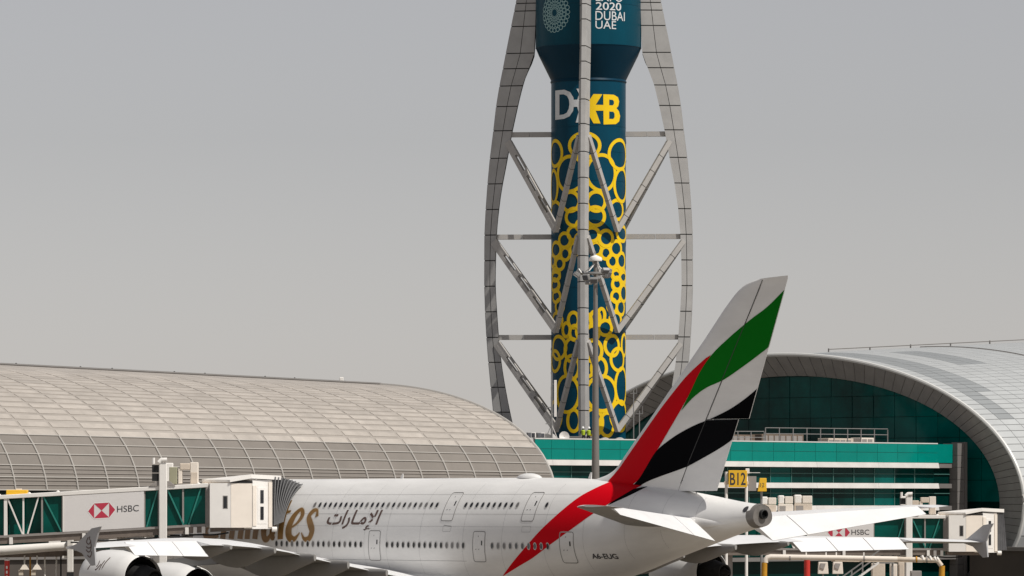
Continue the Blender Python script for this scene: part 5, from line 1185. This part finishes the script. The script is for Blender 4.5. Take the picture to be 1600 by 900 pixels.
# ------------------------------------------------------------------ pipe barrier and clutter under the right bridge
YP = 400.0; p = at(1335, 0, YP); pb = thing('pipe_gantry', 'long cream pipe on ochre legs below the right wing', 'pipe frame', (p.x, YP, 0))
qx = lambda u: at(u, 0, YP).x - p.x; qz = lambda v: at(0, v, YP).z
b = MB(); b.tube([(qx(1196), 0, qz(879)), (qx(1196.5), 0, qz(874.5)), (qx(1199), 0, qz(871.3)), (qx(1204), 0, qz(870)), (qx(1300), 0, qz(871.5)), (qx(1402), 0, qz(873.5))], 0.21, 14); b.build('pipe', 'cream', pb, smooth=True)
b = MB(); b.tube([(qx(1402), 0, qz(873.5)), (qx(1460), 0, qz(875)), (qx(1466), 0, qz(877)), (qx(1471), 0, qz(884))], 0.19, 14); b.build('pipe', 'beige', pb, smooth=True)
for u, v in ((1194.5, 879), (1472, 884)):
    b = MB(); b.tube([(qx(u - 2), 0, 0), (qx(u), 0, qz(v))], [0.26, 0.22], 14); b.build('leg', 'orange', pb, smooth=True)
for u in (1234, 1350, 1432, 1448):
    b = MB(); b.lathe([(-0.06, 0.24), (0.06, 0.24)], 14, axis='x', cx=qx(u), cz=qz(871 + (u - 1200) * 0.013)); b.build('collar', 'frame_grey' if u != 1432 else 'orange', pb)
for u, m in ((1260, 'offwhite'), (1291, 'offwhite'), (1307, 'offwhite'), (1350, 'offwhite')):
    b = MB(); b.bar((qx(u), 0.2, qz(872)), (qx(u), 0.2, qz(863)), 0.1, 0.12); b.build('bracket', m, pb)
b = MB(); b.bar((qx(1300), 0.5, qz(876.5)), (qx(1466), 0.5, qz(878)), 0.3, 0.12); b.build('tray', 'beige', pb)
for k, u in enumerate((1440, 1452, 1459, 1463)):
    b = MB(); b.tube([(qx(u), -0.1, qz(868 + k)), (qx(u + 3), -0.1, qz(875))], 0.12, 8); b.build('valve', 'offwhite', pb, smooth=True)
o = thing('fire_post', 'red post under the cream pipe below the right wing', 'post', (at(1261, 0, 402).x, 402, 0))
b = MB(); b.tube([(0, 0, 0), (0, 0, at(0, 874, 402).z)], 0.24, 14); b.build('post', 'hydrant', o, smooth=True); b = MB(); b.lathe([(0, 0.26), (0.06, 0.2)], 12, cz=at(0, 874, 402).z); b.build('cap', 'hydrant', o)
for u, lb in ((1286, 'cream equipment box hanging under the pipe, nearer the red post'), (1309, 'cream equipment box hanging under the pipe, farther from the red post')):
    q = at(u, 0, 404); o = thing('equipment_box', lb, 'box', (q.x, 404, 0), 0, 'equipment boxes under the pipe'); z1 = at(0, 878, 404).z
    b = MB(); b.hexa([(-0.42, -0.2, z1 - 0.95), (0.42, -0.2, z1 - 0.95), (0.42, 0.4, z1 - 0.95), (-0.42, 0.4, z1 - 0.95)], [(-0.36, -0.1, z1), (0.36, -0.1, z1), (0.36, 0.4, z1), (-0.36, 0.4, z1)]); b.build('case', 'cream', o, bevel=0.03)
    b = MB(); b.hexa([(-0.25, -0.24, z1 - 0.45), (0.05, -0.24, z1 - 0.6), (0.05, -0.16, z1 - 0.6), (-0.25, -0.16, z1 - 0.45)], [(-0.2, -0.2, z1 - 0.1), (0.2, -0.2, z1 - 0.12), (0.2, -0.1, z1 - 0.12), (-0.2, -0.1, z1 - 0.1)]); b.build('hatch', 'frame_grey', o)
    b = MB(); b.tube([(0.0, 0.1, 0), (0.0, 0.1, z1 - 0.95)], 0.07, 8); b.build('stand', 'steel', o)
# stair from the right bridge down to the apron
YS = 408.0; A = at(1374, 879, YS); Bq = at(1328, 912, YS); stt = thing('service_stair', 'pale metal service stair sloping down below the right bridge', 'stair', (Bq.x, YS, 0))
dx = A.x - Bq.x; z0, z1 = Bq.z, A.z; slope = (z1 - z0) / dx; xg = -z0 / slope
for yy in (0, 0.9):
    for off, m in ((0, 'offwhite'), (0.55, 'steel'), (0.95, 'steel')):
        b = MB(); b.bar((xg, yy, 0 + off), (dx, yy, z1 + off * (1 if off else 1)), 0.08, 0.14 if off == 0 else 0.06); b.build('stringer' if off == 0 else 'handrail', m, stt)
    for k in range(7):
        x = xg + (dx - xg) * (k + 0.5) / 7; b = MB(); b.bar((x, yy, (x - xg) * slope), (x, yy, (x - xg) * slope + 0.95), 0.05, 0.05); b.build('baluster', 'steel', stt)
for k in range(16):
    x = xg + (dx - xg) * (k + 0.5) / 16; b = MB(); b.box(x - 0.12, x + 0.12, 0.04, 0.86, (x - xg) * slope - 0.02, (x - xg) * slope + 0.02); b.build('tread', 'steel', stt)
b = MB(); b.box(dx, dx + 1.2, -0.05, 0.95, z1 - 0.08, z1); b.build('landing', 'steel', stt); b = MB(); b.box(dx + 1.0, dx + 1.15, 0.3, 0.6, 0, z1 - 0.08); b.build('landing_post', 'steel', stt)
# lockers and columns in the shade beneath the right bridge
for u0, u1, v0, m, lb in ((1362, 1383, 880, 'beige', 'beige locker left of the pair under the right bridge'), (1391, 1402, 881, 'cream', 'cream locker with a hose under the right bridge'), (1404, 1413, 879, 'beige', 'narrow beige column casing under the right bridge'), (1423, 1440, 892, 'frame_grey', 'low grey cabinet under the right bridge, right of the column')):
    pa, pc = at(u0, v0, 412), at(u1, v0, 412); o = thing('service_locker', lb, 'cabinet', (pa.x, 412, 0), 0, 'lockers under the right bridge')
    b = MB(); b.box(0, pc.x - pa.x, 0, 0.8, 0, pa.z); b.build('body', m, o, bevel=0.03); b = MB(); b.box(0.08, pc.x - pa.x - 0.08, -0.03, -0.002, 0.3, pa.z - 0.15); b.build('door', m, o)
    b = MB(); b.bar((0.2, -0.06, pa.z * 0.6), (0.2, -0.06, pa.z * 0.6 + 0.3), 0.05, 0.05); b.build('handle', 'steel', o)
